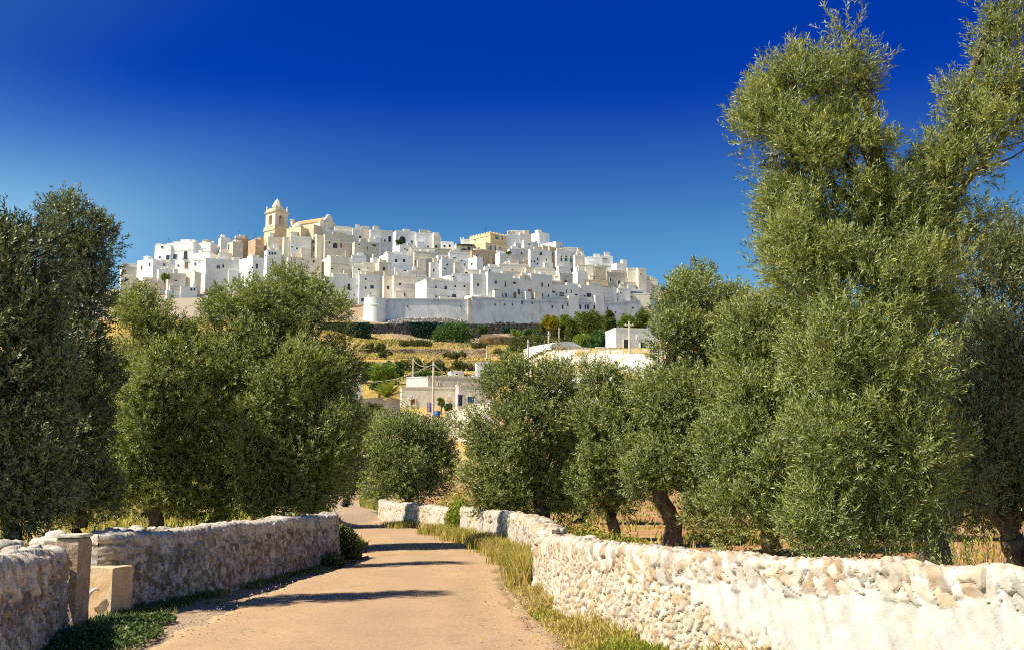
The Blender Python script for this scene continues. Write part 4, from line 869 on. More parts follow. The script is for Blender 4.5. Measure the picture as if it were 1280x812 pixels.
# x0, corner, x1, top, bottom, distance, turn, material, label, windows
TOWN = [
# --- crest, left of the bell tower
(150,152,172,335,350,505,8,'S','low grey stone house at the far left end of the town, beside the tall olive',[]),
(158,160,171,330,338,520,8,'W','tiny white cube above the low grey stone house at the left end',[]),
(171,191,218,325,352,500,44,'W','white cube house with bright left wall and two slits, leftmost big white house',[(177,335,1.6,5),(187,331,1.8,4),(205,331,3,3)]),
(196,198,214,338,352,494,14,'W','small bright white annex in front of the leftmost white cube house',[]),
(193,213,213,307,335,515,-26,'W','white house front with a round eye window under a curved gable, left crest',[(203,309,2.5,2.5),(210,322,4,6),(200,322,2,3)]),
(213,241,241,304,338,514,-27,'W','broad white palace front with shuttered doors and a brown ground-floor door, left crest',[(219,321,4,6),(232,319,4,9,B_),(233,332,4,7,d_),(223,332,2,2)]),
(241,263,275,304,318,516,-30,'W','white house with three small dark windows, right of the broad white palace front',[(243,319,3,4),(249,316,2,2),(254,317,3,2)]),
(241,262,274,317,345,506,-28,'W','white house on the slope under the left crest with a tiny round window',[(249,327,1.5,1.5),(244,330,2,3)]),
(273,276,288,298,312,522,14,'W','tall white block beside the first brown stone houses of the left crest',[]),
(274,276,292,312,324,512,10,'P','small pinkish house stepping down before the brown stone houses',[]),
(284,291,304,303,322,510,24,'T','brown stone house with a cream lit side, left of the bell tower',[(286,309,1.5,7)]),
(292,294,312,299,320,522,10,'R','brown stone wall house behind the cream-sided one on the left crest',[]),
(310,319,330,300,326,516,30,'R','tan and brown stone house closest to the left of the bell tower',[]),
(255,257,300,324,346,498,6,'G','long low off-white house with one blue window above the green olive tops',[(273,334,4,4,Bl),(279,333,2,4)]),
(272,274,290,317,326,505,6,'P','low terrace house with a reddish wall over the long off-white house',[]),
(299,316,329,322,346,496,34,'W','white house with wide shaded lime wall and one tall slit, under the bell tower',[(321,333,2.2,6)]),
(232,243,251,341,362,490,38,'C','cream house with a bright left wall rising over the olives at left',[]),
(224,226,246,359,384,484,10,'W','white house with two small windows half hidden by the two left olives',[(239,362,2,3),(243,362,2,3)]),
(208,210,232,342,366,488,8,'P','pale house with a plant-topped terrace behind the left olives',[(220,351,3,1.5),(226,360,2,2)]),
(206,208,228,364,392,482,10,'W','lowest white house glimpsed in the notch between the left olives',[(214,370,2,2)]),
(172,174,200,352,372,488,8,'T','tan house just over the yellow-green olive at left',[(182,357,2,3)]),
(149,151,172,347,368,490,8,'C','cream house half hidden by the tallest left olive',[]),
# --- under the church
(330,334,352,313,326,508,14,'W','white house with three little windows in a row at the foot of the bell tower',[(337,317,2,3.2),(340.5,317,2,3.2),(344,317,2,3.2),(332,320,1.5,2)]),
(333,335,355,297,314,517,10,'C','plain pale block stacked between the bell tower and the three-window house',[]),
(353,355,362,297,325,512,14,'C','narrow cream buttress-like house right of the three-window house',[]),
(362,363,389,296,319,512,5,'W','clean white wall house with two tiny windows under the church nave',[(365,309,1.6,2),(371,311,2.2,2.4)]),
(388,396,405,294,322,514,30,'C','cream house with a tall side door under the church nave',[(392,300,3,7,'bal'),(392,312,3,7)]),
(404,406,442,293,326,512,10,'S','large grey-brown stone house with a blue arched window and orange door',[(419,307,5.5,7,A_),(426.5,307,2.6,6,d_),(412,303,2,3)]),
(383,385,441,287,294,520,6,'W','long low white terrace right below the church front',[]),
(417,418,440,284,292,526,5,'C','small cream roof house right of the church front',[]),
(440,441,452,286,302,522,10,'G','grey-white house with a little dark window, right of the church',[(450,297,3,4)]),
(450,452,462,284,300,524,8,'P','pinkish house with a chimney on the crest',[]),
(461,463,491,288,305,520,10,'G','long white-grey crest house with blue-black windows and a white chimney',[(475,300,3,5),(487,299,3.2,7),(481,301,2,3)]),
(440,443,474,303,330,508,12,'S','rough grey-brown masonry ruin below the long crest house',[(468,307,5,2.5),(459,311,1.5,5),(449,306,2,2)]),
(358,360,402,322,346,500,6,'P','long weathered pinkish house over the broad olive',[(392,327,2.2,3.6),(383,335,2,2),(371,331,1.6,2)]),
(400,413,440,321,346,498,20,'C','cream weathered house with flaking left side under the large grey-brown one',[(415,336,3,1.5),(428,338,2,1.5)]),
(439,440,458,320,332,502,6,'G','low pale grey box house in the centre-left of the slope',[]),
(463,466,473,323,344,496,20,'W','narrow white house with a black dot window left of the square stone one',[(474,326,2,2)]),
(440,441,474,333,346,492,5,'C','low cream house with three little black holes',[(449,337,3,2),(440,335.5,2.5,1.5),(460,335.5,3,1.2)]),
(469,474,489,329,346,486,22,'T','small square stone house with one dark window, left of the tall white cube',[(480,336,3,4.4)]),
(474,485,515,318,345,488,26,'W','tall white cube house with four square black windows in the centre',[(495,326,2.6,3.8),(505,326,2.6,3.8),(498,341,5,4.4),(506,340,2.4,3.6)]),
# --- the long white terrace above the brown bank
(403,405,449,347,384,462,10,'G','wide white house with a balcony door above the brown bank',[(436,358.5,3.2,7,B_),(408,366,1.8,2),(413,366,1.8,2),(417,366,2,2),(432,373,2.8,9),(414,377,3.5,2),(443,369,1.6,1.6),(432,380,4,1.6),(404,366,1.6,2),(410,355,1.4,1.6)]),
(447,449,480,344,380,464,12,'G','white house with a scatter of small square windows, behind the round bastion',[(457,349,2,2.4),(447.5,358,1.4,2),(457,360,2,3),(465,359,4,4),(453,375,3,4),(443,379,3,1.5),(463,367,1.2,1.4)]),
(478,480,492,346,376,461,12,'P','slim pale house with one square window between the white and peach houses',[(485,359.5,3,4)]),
(490,492,521,345,376,458,8,'P','peach house with warm stained wall above the rampart',[(500,355,2.6,4),(505,368.5,2.6,3.6),(485,373,2,1)]),
(460,461,497,346,350,470,5,'W','thin white roof terrace between the slope and the white terrace houses',[]),
(518,520,534,345,352,470,6,'C','small cream roof room behind the white wedge wall',[]),
# --- centre slope
(494,500,513,307,319,512,22,'W','small white house with a stepped top below the arched palace',[(509,313,2.5,1.6),(506,311.5,2,1.4)]),
(490,495,520,289,311,528,14,'W','white palace with a big brown arch beside a palm-like shrub',[(503,300,8,9,A_),(515,305,3,8,Bl)]),
(519,520,546,292,314,530,9,'W','plain white palace wing with two blue-black windows right of the brown arch',[(524,306,3,4,Bl),(535,308.5,2,2.6)]),
(540,542,552,296,314,530,14,'C','cream house at the right end of the white palace wing',[(545,308.5,3,3)]),
(551,552,567,303,315,524,8,'W','small white house with two dark eyes before the awning',[(555.5,308,2.4,2.6),(562,307.5,2.4,3.2)]),
(566,570,592,306,317,520,10,'W','white house shaded by a long black awning left of the golden palace',[(580,312,6,2),(586,311,3,4)]),
(516,518,549,315,333,506,8,'S','grey-brown house with a row of worn columns in the centre',[(519,329,1.5,7),(524,329,1.5,7),(529,329,1.5,7)]),
(526,528,572,311,318,514,6,'T','long tan retaining wall house across the upper centre',[]),
(513,514,527,310,318,512,8,'C','little cream cube above the column house',[]),
(536,538,550,329,346,494,16,'G','narrow pale shaded house with one slit, centre',[(542,338,2,3.4)]),
(549,552,566,325,347,492,16,'G','grey house beside the narrow pale one, with bluish terrace',[(556,336,3,2,Bl),(559,331,2,2)]),
(545,547,561,320,327,500,10,'W','small white terrace wall with cream coping, centre',[(551,323,4,1.6)]),
(560,562,587,316,342,500,10,'G','pale square house with a slim blue cornice left of the brown cliff houses',[(568,322.5,3,1.6),(581,331,1.5,3),(577,326,2,2)]),
(587,590,613,314,332,506,16,'R','brown house with pale vertical posts under the golden palace',[(596,321,1.6,7),(604,324,1.6,6)]),
(585,596,604,322,342,496,34,'W','white house with a slanting stair wall, centre right',[(590,330,2,3)]),
(508,510,532,339,352,484,10,'P','pinkish low house above the white wedge wall',[(530,347,3,1.4)]),
(495,496,512,343,352,480,5,'C','low sunny cream house over the peach house',[]),
(533,534,554,348,353,476,5,'C','row of cream broken battlements on the rampart house roof',[]),
(552,563,566,345,352,474,34,'W','bright white roof box over the rampart houses',[]),
(564,566,592,343,350,472,7,'G','flat grey-white roof storey with one black dot over the rampart houses',[(567,346,2.2,2)]),
(581,583,609,338,346,478,6,'C','sunlit yellow-cream roof terrace with an arch over the rampart houses',[(583,342,4,4,A_)]),
(604,606,626,334,346,482,9,'G','bluish white house behind the yellow-cream roof terrace',[(612,338,2,2)]),
# --- rampart houses, centre
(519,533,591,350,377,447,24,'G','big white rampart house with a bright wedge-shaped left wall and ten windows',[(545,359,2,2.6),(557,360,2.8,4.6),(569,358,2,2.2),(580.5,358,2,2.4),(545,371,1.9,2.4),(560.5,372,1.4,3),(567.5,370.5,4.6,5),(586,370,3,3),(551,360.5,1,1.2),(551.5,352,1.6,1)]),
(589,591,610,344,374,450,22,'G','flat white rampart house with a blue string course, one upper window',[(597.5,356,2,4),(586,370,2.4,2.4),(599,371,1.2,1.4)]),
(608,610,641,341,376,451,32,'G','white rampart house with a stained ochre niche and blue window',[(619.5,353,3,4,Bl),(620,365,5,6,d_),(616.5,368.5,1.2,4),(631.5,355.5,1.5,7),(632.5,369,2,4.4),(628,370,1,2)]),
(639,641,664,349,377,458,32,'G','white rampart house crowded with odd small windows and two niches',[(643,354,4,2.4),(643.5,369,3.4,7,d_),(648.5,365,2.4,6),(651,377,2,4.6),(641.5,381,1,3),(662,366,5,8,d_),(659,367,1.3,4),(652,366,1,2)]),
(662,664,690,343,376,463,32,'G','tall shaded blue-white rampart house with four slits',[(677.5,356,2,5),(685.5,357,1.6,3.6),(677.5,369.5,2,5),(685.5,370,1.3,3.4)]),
(650,652,668,342,350,470,8,'C','sunlit cream roof in front of a dark terrace, right centre',[(651,345,3,3)]),
# --- upper right
(576,578,592,300,309,530,12,'W','white crest house with two thin chimneys left of the golden palace',[]),
(631,633,650,294,315,530,18,'W','white crest house directly right of the golden palace',[(641,309,4,2.4)]),
(634,636,656,289,296,535,9,'W','highest white roof terrace, behind the golden palace',[]),
(648,650,664,293,314,532,16,'P','pinkish white crest block beside the highest roof terrace',[]),
(661,674,687,291,308,534,36,'W','white block with a bright left face and pink front on the right crest',[]),
(652,655,668,303,320,524,22,'W','white gabled house with a black slot window on the right crest',[(661.5,305.5,2.2,1.6),(660.5,316,3.4,1.8)]),
(611,625,645,317,335,512,32,'W','low wide white house with bright left wall below the golden palace',[(618,330,2,3)]),
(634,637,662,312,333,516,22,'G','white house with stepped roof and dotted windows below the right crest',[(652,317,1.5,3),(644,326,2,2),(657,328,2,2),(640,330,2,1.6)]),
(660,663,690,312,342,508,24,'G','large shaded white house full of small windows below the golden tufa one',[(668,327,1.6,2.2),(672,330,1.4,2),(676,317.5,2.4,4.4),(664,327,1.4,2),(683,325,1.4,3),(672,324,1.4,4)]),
(622,624,661,331,347,496,10,'P','long pinkish low house across the right centre slope',[(640,338,1.2,3),(655,339,2,2)]),
(602,612,624,331,342,498,34,'W','bright white little cube at the left end of the long pinkish low house',[]),
(655,658,686,335,345,490,9,'S','dark grey terraced house behind the sunlit cream roof',[(660,341,4,2),(670,340,3,2)]),
(673,687,698,310,327,516,34,'Y','golden tufa house with three small windows on the right slope',[(690.5,318,1.5,3.4),(694,318.5,1.5,3.4),(697,319,1,3)]),
(676,695,704,303,314,524,48,'W','white house with bright left wall above the golden tufa house',[(701.5,310,3,3)]),
(694,696,719,314,344,508,20,'G','pinkish white palace with three tall green shutters',[(701.5,323.5,1.6,7),(707.5,323.5,3,7,Gn),(713.5,324.5,2,7,Gn),(694.5,336,2,4),(701,336,1.6,3.4),(714.5,338,1.6,4)]),
(706,708,724,310,318,518,14,'W','white roof storey behind the green-shuttered palace',[]),
(717,719,732,320,341,506,20,'P','pinkish blank house between the green-shuttered palace and the bright white block',[]),
(721,723,727,311,322,514,14,'T','slim tan stair tower above the pinkish blank house',[]),
(731,733,753,322,336,502,10,'W','brightest white block on the right slope',[]),
(748,750,766,321,336,508,14,'W','white house with a rust roof edge on the right crest',[(756,324,7,1.5,d_)]),
(763,771,784,330,344,504,30,'W','white house with bright left wall under the small square turret',[]),
(776,778,784,326,334,506,22,'W','small square white turret on the right crest',[]),
(783,785,803,336,347,502,14,'C','cream roof house right of the small square turret',[]),
(795,798,808,336,352,500,22,'P','pinkish house near the right end of the crest',[(801,343,1.4,2)]),
(667,669,694,337,346,488,9,'C','long cream low roofline left of the brown ruin on the right slope',[]),
(692,700,716,343,355,482,26,'S','brown ruined house with a round black hole on the right slope',[(707,352,3,2.4),(696,346,4,1.4)]),
(689,691,703,352,360,480,9,'C','sunlit cream ledge house over the long curved white row',[]),
(715,722,732,340,355,488,30,'W','white house with a bright side and shaded blank front on the right slope',[]),
(731,732,742,335,352,490,8,'C','tall cream sunny wall house on the right slope',[]),
(721,723,742,332,338,494,8,'S','dark flat roof house over the bright-sided house',[]),
(742,744,758,334,357,494,18,'T','tan house with blank walls right of the tall cream wall',[]),
(731,733,760,351,364,488,9,'R','brown row with dark posts above the long curved white row',[(737,354,2,4),(744,355,2,4),(750,356,2,4)]),
(756,759,792,341,364,500,22,'S','big grey-brown house with a single tall window at the right end',[(773.5,354,2.4,6),(763,350,1.4,4),(784,350,1.4,4)]),
(790,800,809,343,356,508,34,'W','white house with glaring left wall near the right end of the town',[]),
(797,800,814,351,366,502,22,'P','reddish house at the far right end of the town',[(806,358,2,2)]),
(755,763,771,360,378,489,26,'W','small white house with two white chimneys at the end of the curved row',[]),
(771,773,788,361,378,492,20,'G','pale house behind a blue-white parapet at the right end',[(776,366,2,2)]),
(784,786,808,362,378,498,20,'G','bluish balcony house at the right end of the town',[(795,366,16,3,Bl)]),
(784,786,813,368,380,495,12,'C','cream flat roof at the right end above the rampart',[(789,371.5,3.4,1.6)]),
(804,806,822,350,382,506,14,'C','cream house behind the top of the tall right olive',[]),
# --- long curved row
(688,690,725,356,376,469,33,'G','long curved white row, left half, with a broken dark balcony line',[(691.5,365,5,2.4),(695.5,368,2.4,2),(702,368,5.4,4.6),(708,364.5,1.2,4),(714,364.5,1.2,4),(720,369,3,3),(711,371,5,1.2)]),
(724,726,763,357,379,478,33,'G','long curved white row, right half, with a large dark opening',[(730.5,370,2,2.2),(736,369,5.4,5),(742,371.5,3,2.4),(747.5,372,4,2),(755,372,2,1.4)]),
]
for t in TOWN:
    x0,xs,x1,yt,yb,D,r,mk,lb,wins = t
    h = House(x0,xs,x1,yt,yb,D,r,mk,lb,wins, extra=(yb-yt) > 12)
    if lb.startswith('tan and brown stone house closest'): h.antenna(318.5,291); h.antenna(321,297)
    if lb.startswith('brown stone wall house behind'): h.antenna(299,288)
    if lb.startswith('white house with three small dark windows, right'): h.antenna(259,300); h.antenna(262,301)
    if lb.startswith('broad white palace'): h.antenna(211,297)
    if lb.startswith('white crest house with two thin'): 
        for px_ in (576,579):
            q = P(px_, 297, 531); mb = MB(); mb.obox(q[:2], (1,0), (0,1), .5, .5, h.zt-.2, q[2]); mb.build('chimney', M['W'], h.e)
    if lb.startswith('white house shaded by a long black'):
        mb = MB(); mb.obox(h.A+h.t*h.w*.5-h.b*1.6, h.t, h.b, h.w*.98, 3.2, h.zt-.4, h.zt-.15); 
        for k in (.03,.35,.66,.97): mb.obox(h.A+h.t*h.w*k-h.b*3.0, h.t, h.b, .15, .15, h.zt-3.5, h.zt-.41)
        mb.build('awning', M['iron'], h.e)
# ---------------------------------------------------------------- golden palace
h = House(587,613,633,292,315,520,44,'Y','golden crenellated palace with a green window, highest block of the centre right',[(621,297,4.4,5,Gn),(594,300,1.6,3),(628,298,1.4,4)], cat='palace', par=.4, extra=False, name='palace', depth=None, dmax=22)
mb = MB()
for k in range(11):
    c = h.A+h.t*h.w*(k+.5)/11+h.b*.2; mb.obox(c, h.t, h.b, .55, .45, h.zt+.41, h.zt+1.0)
for k in range(13):
    c = h.A+h.b*h.d*(k+.5)/13+h.t*.2; mb.obox(c, h.t, h.b, .45, .55, h.zt+.41, h.zt+1.0)
mb.build('battlements', M['Y'], h.e)
mb = MB()
for z in (h.zt-1.0, h.zt-5.2): mb.obox(h.A+h.t*h.w/2+h.b*h.d/2, h.t, h.b, h.w+.5, h.d+.5, z, z+.35)
mb.build('string_course', M['Y'], h.e); h.antenna(607,284)
House(588,607,634,304,318,514,40,'Y','low golden wing with two blue doors below the crenellated palace',[(613,310.5,2.6,5,Bl),(625,310.5,2,4,Bl),(619,310,1.6,6,Gn)], extra=False)
# ---------------------------------------------------------------- bell tower
M['belfry'] = wallm('honey_limestone', (.66,.56,.42), (.78,.70,.57), .3, .7, .06)
M['belfry2'] = wallm('ochre_limestone', (.62,.47,.29), (.72,.60,.43), .3, .7, .06)
D_ = 522; cxy = P(346, 275, D_+3)[:2]; z = lambda y: P(346, y, D_)[2]
th = R(-62+13); tx = np.array([math.cos(-th), math.sin(-th)]); ty = np.array([-tx[1], tx[0]])
S_ = 7.6
gz = float(ground(cxy[0], cxy[1]))-1
bt = empty('bell_tower', (cxy[0], cxy[1], gz), 'honey-coloured baroque bell tower with a stepped spire, highest point of the town', 'bell tower')
mb = MB(); mb.obox(cxy, tx, ty, S_*1.18, S_*1.18, gz, z(300), 0); mb.obox(cxy, tx, ty, S_*1.12, S_*1.12, z(300)+.01, z(288.5), 0)
mb.build('base', M['belfry2'], bt)
mb = MB(); mb.obox(cxy, tx, ty, S_*1.22, S_*1.22, z(288.5)+.01, z(287.3)); mb.obox(cxy, tx, ty, S_*1.16, S_*1.16, z(287.3)+.01, z(284.2)); mb.obox(cxy, tx, ty, S_*1.2, S_*1.2, z(284.2)+.01, z(283.6))
mb.build('balustrade', M['belfry2'], bt)
# belfry: four corner piers and arched heads, hollow
mb = MB(); zb0, zb1 = z(283.6)+.01, z(266.5); half = S_/2; pier = 2.3
for a in (-1,1):
    for b_ in (-1,1): mb.obox(cxy+tx*a*(half-pier/2)+ty*b_*(half-pier/2), tx, ty, pier, pier, zb0, zb1)
op = S_-2*pier; zs = z(272.5)
for nrm, tan in ((tx,ty),(ty,tx)):
    for sg in (-1,1):
        c0 = cxy+nrm*sg*(half-.45)
        K_ = 10; r_ = op/2
        for k in range(K_):
            a0, a1 = math.pi*k/K_, math.pi*(k+1)/K_
            u0, u1 = math.cos(a0)*r_, math.cos(a1)*r_; z0_, z1_ = zs+math.sin(a0)*r_, zs+math.sin(a1)*r_
            q = [(*(c0+nrm*sd_*.42+tan*uu_), zz) for sd_ in (-1,1) for uu_, zz in ((u0,z0_),(u1,z1_),(u1,zb1),(u0,zb1))]
            mb.hexa(q[:4], q[4:])
        mb.obox(c0, tan, nrm, op, .5, zb0, zb0+1.0)
mb.obox(cxy, tx, ty, S_-1.2, S_-1.2, zb1-.3, zb1-.01)
mb.build('belfry', M['belfry'], bt)
mb = MB(); mb.lathe((cxy[0],cxy[1]), [(.2,zs+1.6),(.6,zs+1.5),(.85,zs+.9),(1.0,zs+.1),(1.35,zs-.7)], 14); mb.build('bell', M['iron'], bt, True)
mb = MB()
mb.obox(cxy, tx, ty, S_*1.07, S_*1.07, zb1+.005, zb1+.4); mb.obox(cxy, tx, ty, S_*1.16, S_*1.16, zb1+.405, zb1+.75)
for nrm, tan in ((tx,ty),(ty,tx)):       # curved gables over each face
    for sg in (-1,1):
        c0 = cxy+nrm*sg*(half+.1)
        for k in range(12):
            a0, a1 = math.pi*k/12, math.pi*(k+1)/12; r_ = S_*.36
            q = [(*(c0+nrm*sd_*.35+tan*u_), zz) for sd_ in (-1,1) for u_, zz in ((math.cos(a0)*r_,zb1+.755),(math.cos(a1)*r_,zb1+.755),(math.cos(a1)*r_,zb1+.76+math.sin(a1)*1.5),(math.cos(a0)*r_,zb1+.76+math.sin(a0)*1.5))]
            mb.hexa(q[:4], q[4:])
mb.build('cornice', M['belfry2'], bt)
for a in (-1,1):
    for b_ in (-1,1):
        c0 = cxy+tx*a*(half-.35)+ty*b_*(half-.35); mb = MB()
        mb.lathe(c0, [(.55,zb1+.76),(.6,zb1+1.3),(.42,zb1+1.5),(.5,zb1+2.2),(.32,zb1+3.0),(.38,zb1+3.3),(.05,zb1+4.2)], 10); mb.build('pinnacle', M['belfry'], bt)
mb = MB(); zz = zb1+.76; H3 = z(246)-zz
mb.lathe(cxy, [(2.9,zz),(2.9,zz+H3*.08),(2.45,zz+H3*.10),(2.35,zz+H3*.34),(2.7,zz+H3*.36),(2.6,zz+H3*.42),(2.2,zz+H3*.55),(1.75,zz+H3*.66),(1.5,zz+H3*.68),(1.6,zz+H3*.72),(1.1,zz+H3*.8),(.55,zz+H3*.84),(.6,zz+H3*.88),(.25,zz+H3*.93),(.06,zz+H3)], 8)
mb.build('spire', M['belfry'], bt)
# ---------------------------------------------------------------- church
D_ = 524
ch = empty('church', (*P(400,300,D_)[:2], float(ground(*P(400,300,D_)[:2]))-1), 'honey stone church with an orange nave roof and a curved facade with a blind arch', 'church')
thc = math.atan(pxk(400,280)); th0 = R(50)
n0 = np.array([-math.sin(thc), -math.cos(thc)]); n = np.array([n0[0]*math.cos(th0)-n0[1]*math.sin(th0), n0[0]*math.sin(th0)+n0[1]*math.cos(th0)]); t = np.array([-n[1], n[0]]); b = -n
C0 = P(400, 280, D_)[:2]
def hitk(o, d, k): return (k*o[1]-o[0])/(d[0]-k*d[1])
Wf = hitk(C0, t, pxk(421,280)); Ln = hitk(C0, b, pxk(362,280)); zc = lambda y: P(405, y, D_)[2]
zb = float(min(ground(*C0), ground(*(C0+b*Ln))))-1
mb = MB(); mb.hexa([(*q, zb) for q in (C0, C0+t*Wf, C0+t*Wf+b*Ln, C0+b*Ln)], [(*q, zc(277)) for q in (C0, C0+t*Wf, C0+t*Wf+b*Ln, C0+b*Ln)]); mb.build('nave_walls', M['belfry'], ch)
mb = MB(); zr = zc(277)+.01; zp = zc(267.8); q0, q1 = C0-t*.4+b*.9, C0-t*.4+b*Ln; q2, q3 = C0+t*(Wf+.4)+b*.9, C0+t*(Wf+.4)+b*Ln; rp0, rp1 = C0+t*Wf/2+b*.9, C0+t*Wf/2+b*Ln
mb.poly([(*q0,zr),(*q1,zr),(*q3,zr),(*q2,zr),(*rp0,zp),(*rp1,zp)], [(0,1,5,4),(2,4,5,3),(0,4,2),(1,3,5),(0,2,3,1)]); mb.build('nave_roof', M['terra'], ch)
prof_ = [(0,290),(0,276.5),(.05,275.5),(.18,274.6),(.28,272.5),(.36,269.5),(.40,266.6),(.46,265),(.54,265),(.60,266.6),(.64,269.5),(.72,273),(.83,275),(.95,276),(1.0,276.8),(1.0,290)]
mb = MB(); fr = [(*(C0-t*.6+n*.6+t*(Wf+1.2)*u_), zc(y_)-((P(405,290,D_)[2]-zb) if y_ == 290 else 0)) for u_, y_ in prof_]; bk = [(*(C0-t*.6-n*.3*0+b*.6+t*(Wf+1.2)*u_), f_[2]) for (u_, y_), f_ in zip(prof_, fr)]
m_ = len(fr); mb.poly(fr+bk, [tuple(range(m_-1,-1,-1)), tuple(range(m_, 2*m_))]+[(i,(i+1)%m_,(i+1)%m_+m_,i+m_) for i in range(m_)]); mb.build('facade', M['P'], ch)
mb = MB(); ca = C0+t*Wf/2+n*.62; rA = Wf*.27; zA = zc(281)
for rr0, rr1, dd in ((rA, rA+.5, .25), (rA*.86, rA*.93, .15)):
    for k in range(14):
        a0, a1 = math.pi*k/14, math.pi*(k+1)/14
        q = [(*(ca+n*s_*dd+t*math.cos(a_)*r_), zA+math.sin(a_)*r_) for s_ in (-1,1) for a_, r_ in ((a0,rr0),(a1,rr0),(a1,rr1),(a0,rr1))]
        mb.hexa(q[:4], q[4:])
for s_ in (-1,1): mb.obox(ca+t*s_*(rA+.25), t, n, .5, .5, zA-4, zA)
mb.obox(ca, t, n, Wf*1.02, .5, zc(276.6), zc(276)); mb.build('blind_arch', M['belfry'], ch)
# side chapel, small dome and low aisle
mb = MB(); q = P(372, 290, 519)[:2]; gz2 = zb
mb.obox(P(374,290,519)[:2], t, n, 8, 9, gz2, P(374,287,519)[2]); mb.obox(P(390,290,521)[:2], t, n, 7, 8, gz2, P(390,283.5,521)[2]); mb.build('side_chapel', M['belfry2'], ch)
mb = MB(); zq = P(372,287,519)[2]; mb.lathe(q, [(3.0,zq+.02),(2.9,zq+.8),(2.5,zq+1.7),(1.8,zq+2.4),(.9,zq+2.8),(.3,zq+2.95),(.3,zq+3.5),(.1,zq+3.8)], 18); mb.build('dome', M['T'], ch, True)
mb = MB(); q = P(365.5,278,523)[:2]; mb.obox(q, t, n, 1.5, 1.5, P(365,283,523)[2], P(365,275.5,523)[2]); mb.obox(q, t, n, 2.0, 2.0, P(365,275.5,523)[2]+.01, P(365,274.8,523)[2]); mb.build('chimney', M['T'], ch)
# ---------------------------------------------------------------- ramparts
M['ramp'] = mat('rampart_plaster', [(.72,.70,.67),(.84,.82,.79)], scale=.22, bump=.06, bscale=1.2, contrast=(.35,.65), stain={'col':(.40,.33,.27),'scale':.35,'lo':.47,'hi':.70,'amt':.62,'stretch':(1,1,.45)})
def rampart(name, label, rows, thick=2.2, batter=1.3, mk='ramp', cope=True, wins=()):
    e = empty(name, (*P(rows[0][0], rows[0][2], rows[0][1])[:2], float(ground(*P(rows[0][0], rows[0][2], rows[0][1])[:2]))), label, 'rampart', None, 'thing')
    f = []
    for i in range(len(rows)-1):
        a, b_ = rows[i], rows[i+1]; n_ = max(1, int((b_[0]-a[0])/3))
        for k in range(n_): u_ = k/n_; f.append([a[j]*(1-u_)+b_[j]*u_ for j in range(4)])
    f.append(list(rows[-1])); f = np.array(f)
    top = np.array([P(*(r_[0], r_[2], r_[1])) for r_ in f]); bot = np.array([P(r_[0], r_[3], r_[1]) for r_ in f])
    xy = top[:,:2]; T = np.gradient(xy, axis=0); T /= np.linalg.norm(T,axis=1)[:,None]; N_ = np.stack([T[:,1], -T[:,0]], 1)
    V = []; Qs = []; m_ = 10
    for i in range(len(f)):
        zb_ = min(bot[i,2], float(ground(*(xy[i]+N_[i]*2))))-.7; zt_ = top[i,2]
        for k in range(m_): u_ = k/(m_-1); zz_ = zb_+(zt_-zb_)*u_; V.append((*(xy[i]+N_[i]*batter*(1-u_)), zz_))
        V.append((*(xy[i]-N_[i]*thick), zt_)); V.append((*(xy[i]-N_[i]*thick), zb_))
    w_ = m_+2
    for i in range(len(f)-1):
        for k in range(w_-1): a = i*w_+k; Qs.append((a, a+w_, a+w_+1, a+1))
    mesh_np('wall_face', np.array(V), np.array(Qs), M[mk], e)
    if cope:
        mb = MB()
        for i in range(len(f)-1):
            a, b_ = xy[i], xy[i+1]; na, nb_ = N_[i], N_[i+1]; za, zb2 = top[i,2]+.01, top[i+1,2]+.01
            mb.hexa([(*(a+na*.25),za),(*(b_+nb_*.25),zb2),(*(b_-nb_*.6),zb2),(*(a-na*.6),za)], [(*(a+na*.25),za+.45),(*(b_+nb_*.25),zb2+.45),(*(b_-nb_*.6),zb2+.45),(*(a-na*.6),za+.45)])
        mb.build('coping', M[mk], e)
    e_xy, e_T, e_N, e_px, e_z = xy, T, N_, f[:,0], (bot[:,2], top[:,2])
    for (wx, wy, ww, wh) in wins:
        i = int(np.argmin(abs(f[:,0]-wx))); p_ = P(wx, wy, f[i,1]); zb_ = min(bot[i,2], float(ground(*(xy[i]+N_[i]*2))))-.7; u_ = (p_[2]-zb_)/(top[i,2]-zb_)
        c_ = xy[i]+N_[i]*(batter*(1-u_)+.02); k_ = f[i,1]/FPX
        mb = MB(); mb.obox(c_, T[i], N_[i], max(.5, ww*k_), .16, p_[2]-wh*k_/2, p_[2]+wh*k_/2); mb.build('window', M['dark'], e)
        mb = MB(); mb.obox(c_, T[i], N_[i], max(.5, ww*k_)+.5, .36, p_[2]-wh*k_/2-.2, p_[2]-wh*k_/2-.01); mb.build('sill', M['G'], e)
    return e
rampart('rampart', 'long white rampart curving from the round bastion to the corner salient', [(476,433,374.5,404),(500,437,374.5,400),(525,440,374.5,395),(560,444,375,395),(588,447.5,375,402)], wins=[(510.5,383,2,1.8),(575,383,1.2,1.6)])
rampart('rampart', 'shaded blue-white rampart running right behind the trees', [(589,444,372,405),(612,449,373,405),(640,455,375,405),(665,460,376,405),(690,466,376,405),(725,475,377.5,400),(762,485,379,400),(800,496,376,400),(830,505,378,400)], batter=1.6, wins=[(617,381,1.2,3),(632,381,1,3),(641.5,381,1,3.4),(651,378.5,2,5),(666.5,379,2,2.4),(690,384,2,4),(702.5,384,2.2,6),(710,381,1,4),(716,381,1,4.5),(726,384,3,6),(730.5,384,2,5),(735,384,3,6),(744,384.5,5.4,5),(757.5,386,1.6,4.6),(767.5,391,1.4,3),(790,385,3,2.4),(777.5,393,2,1.6)])
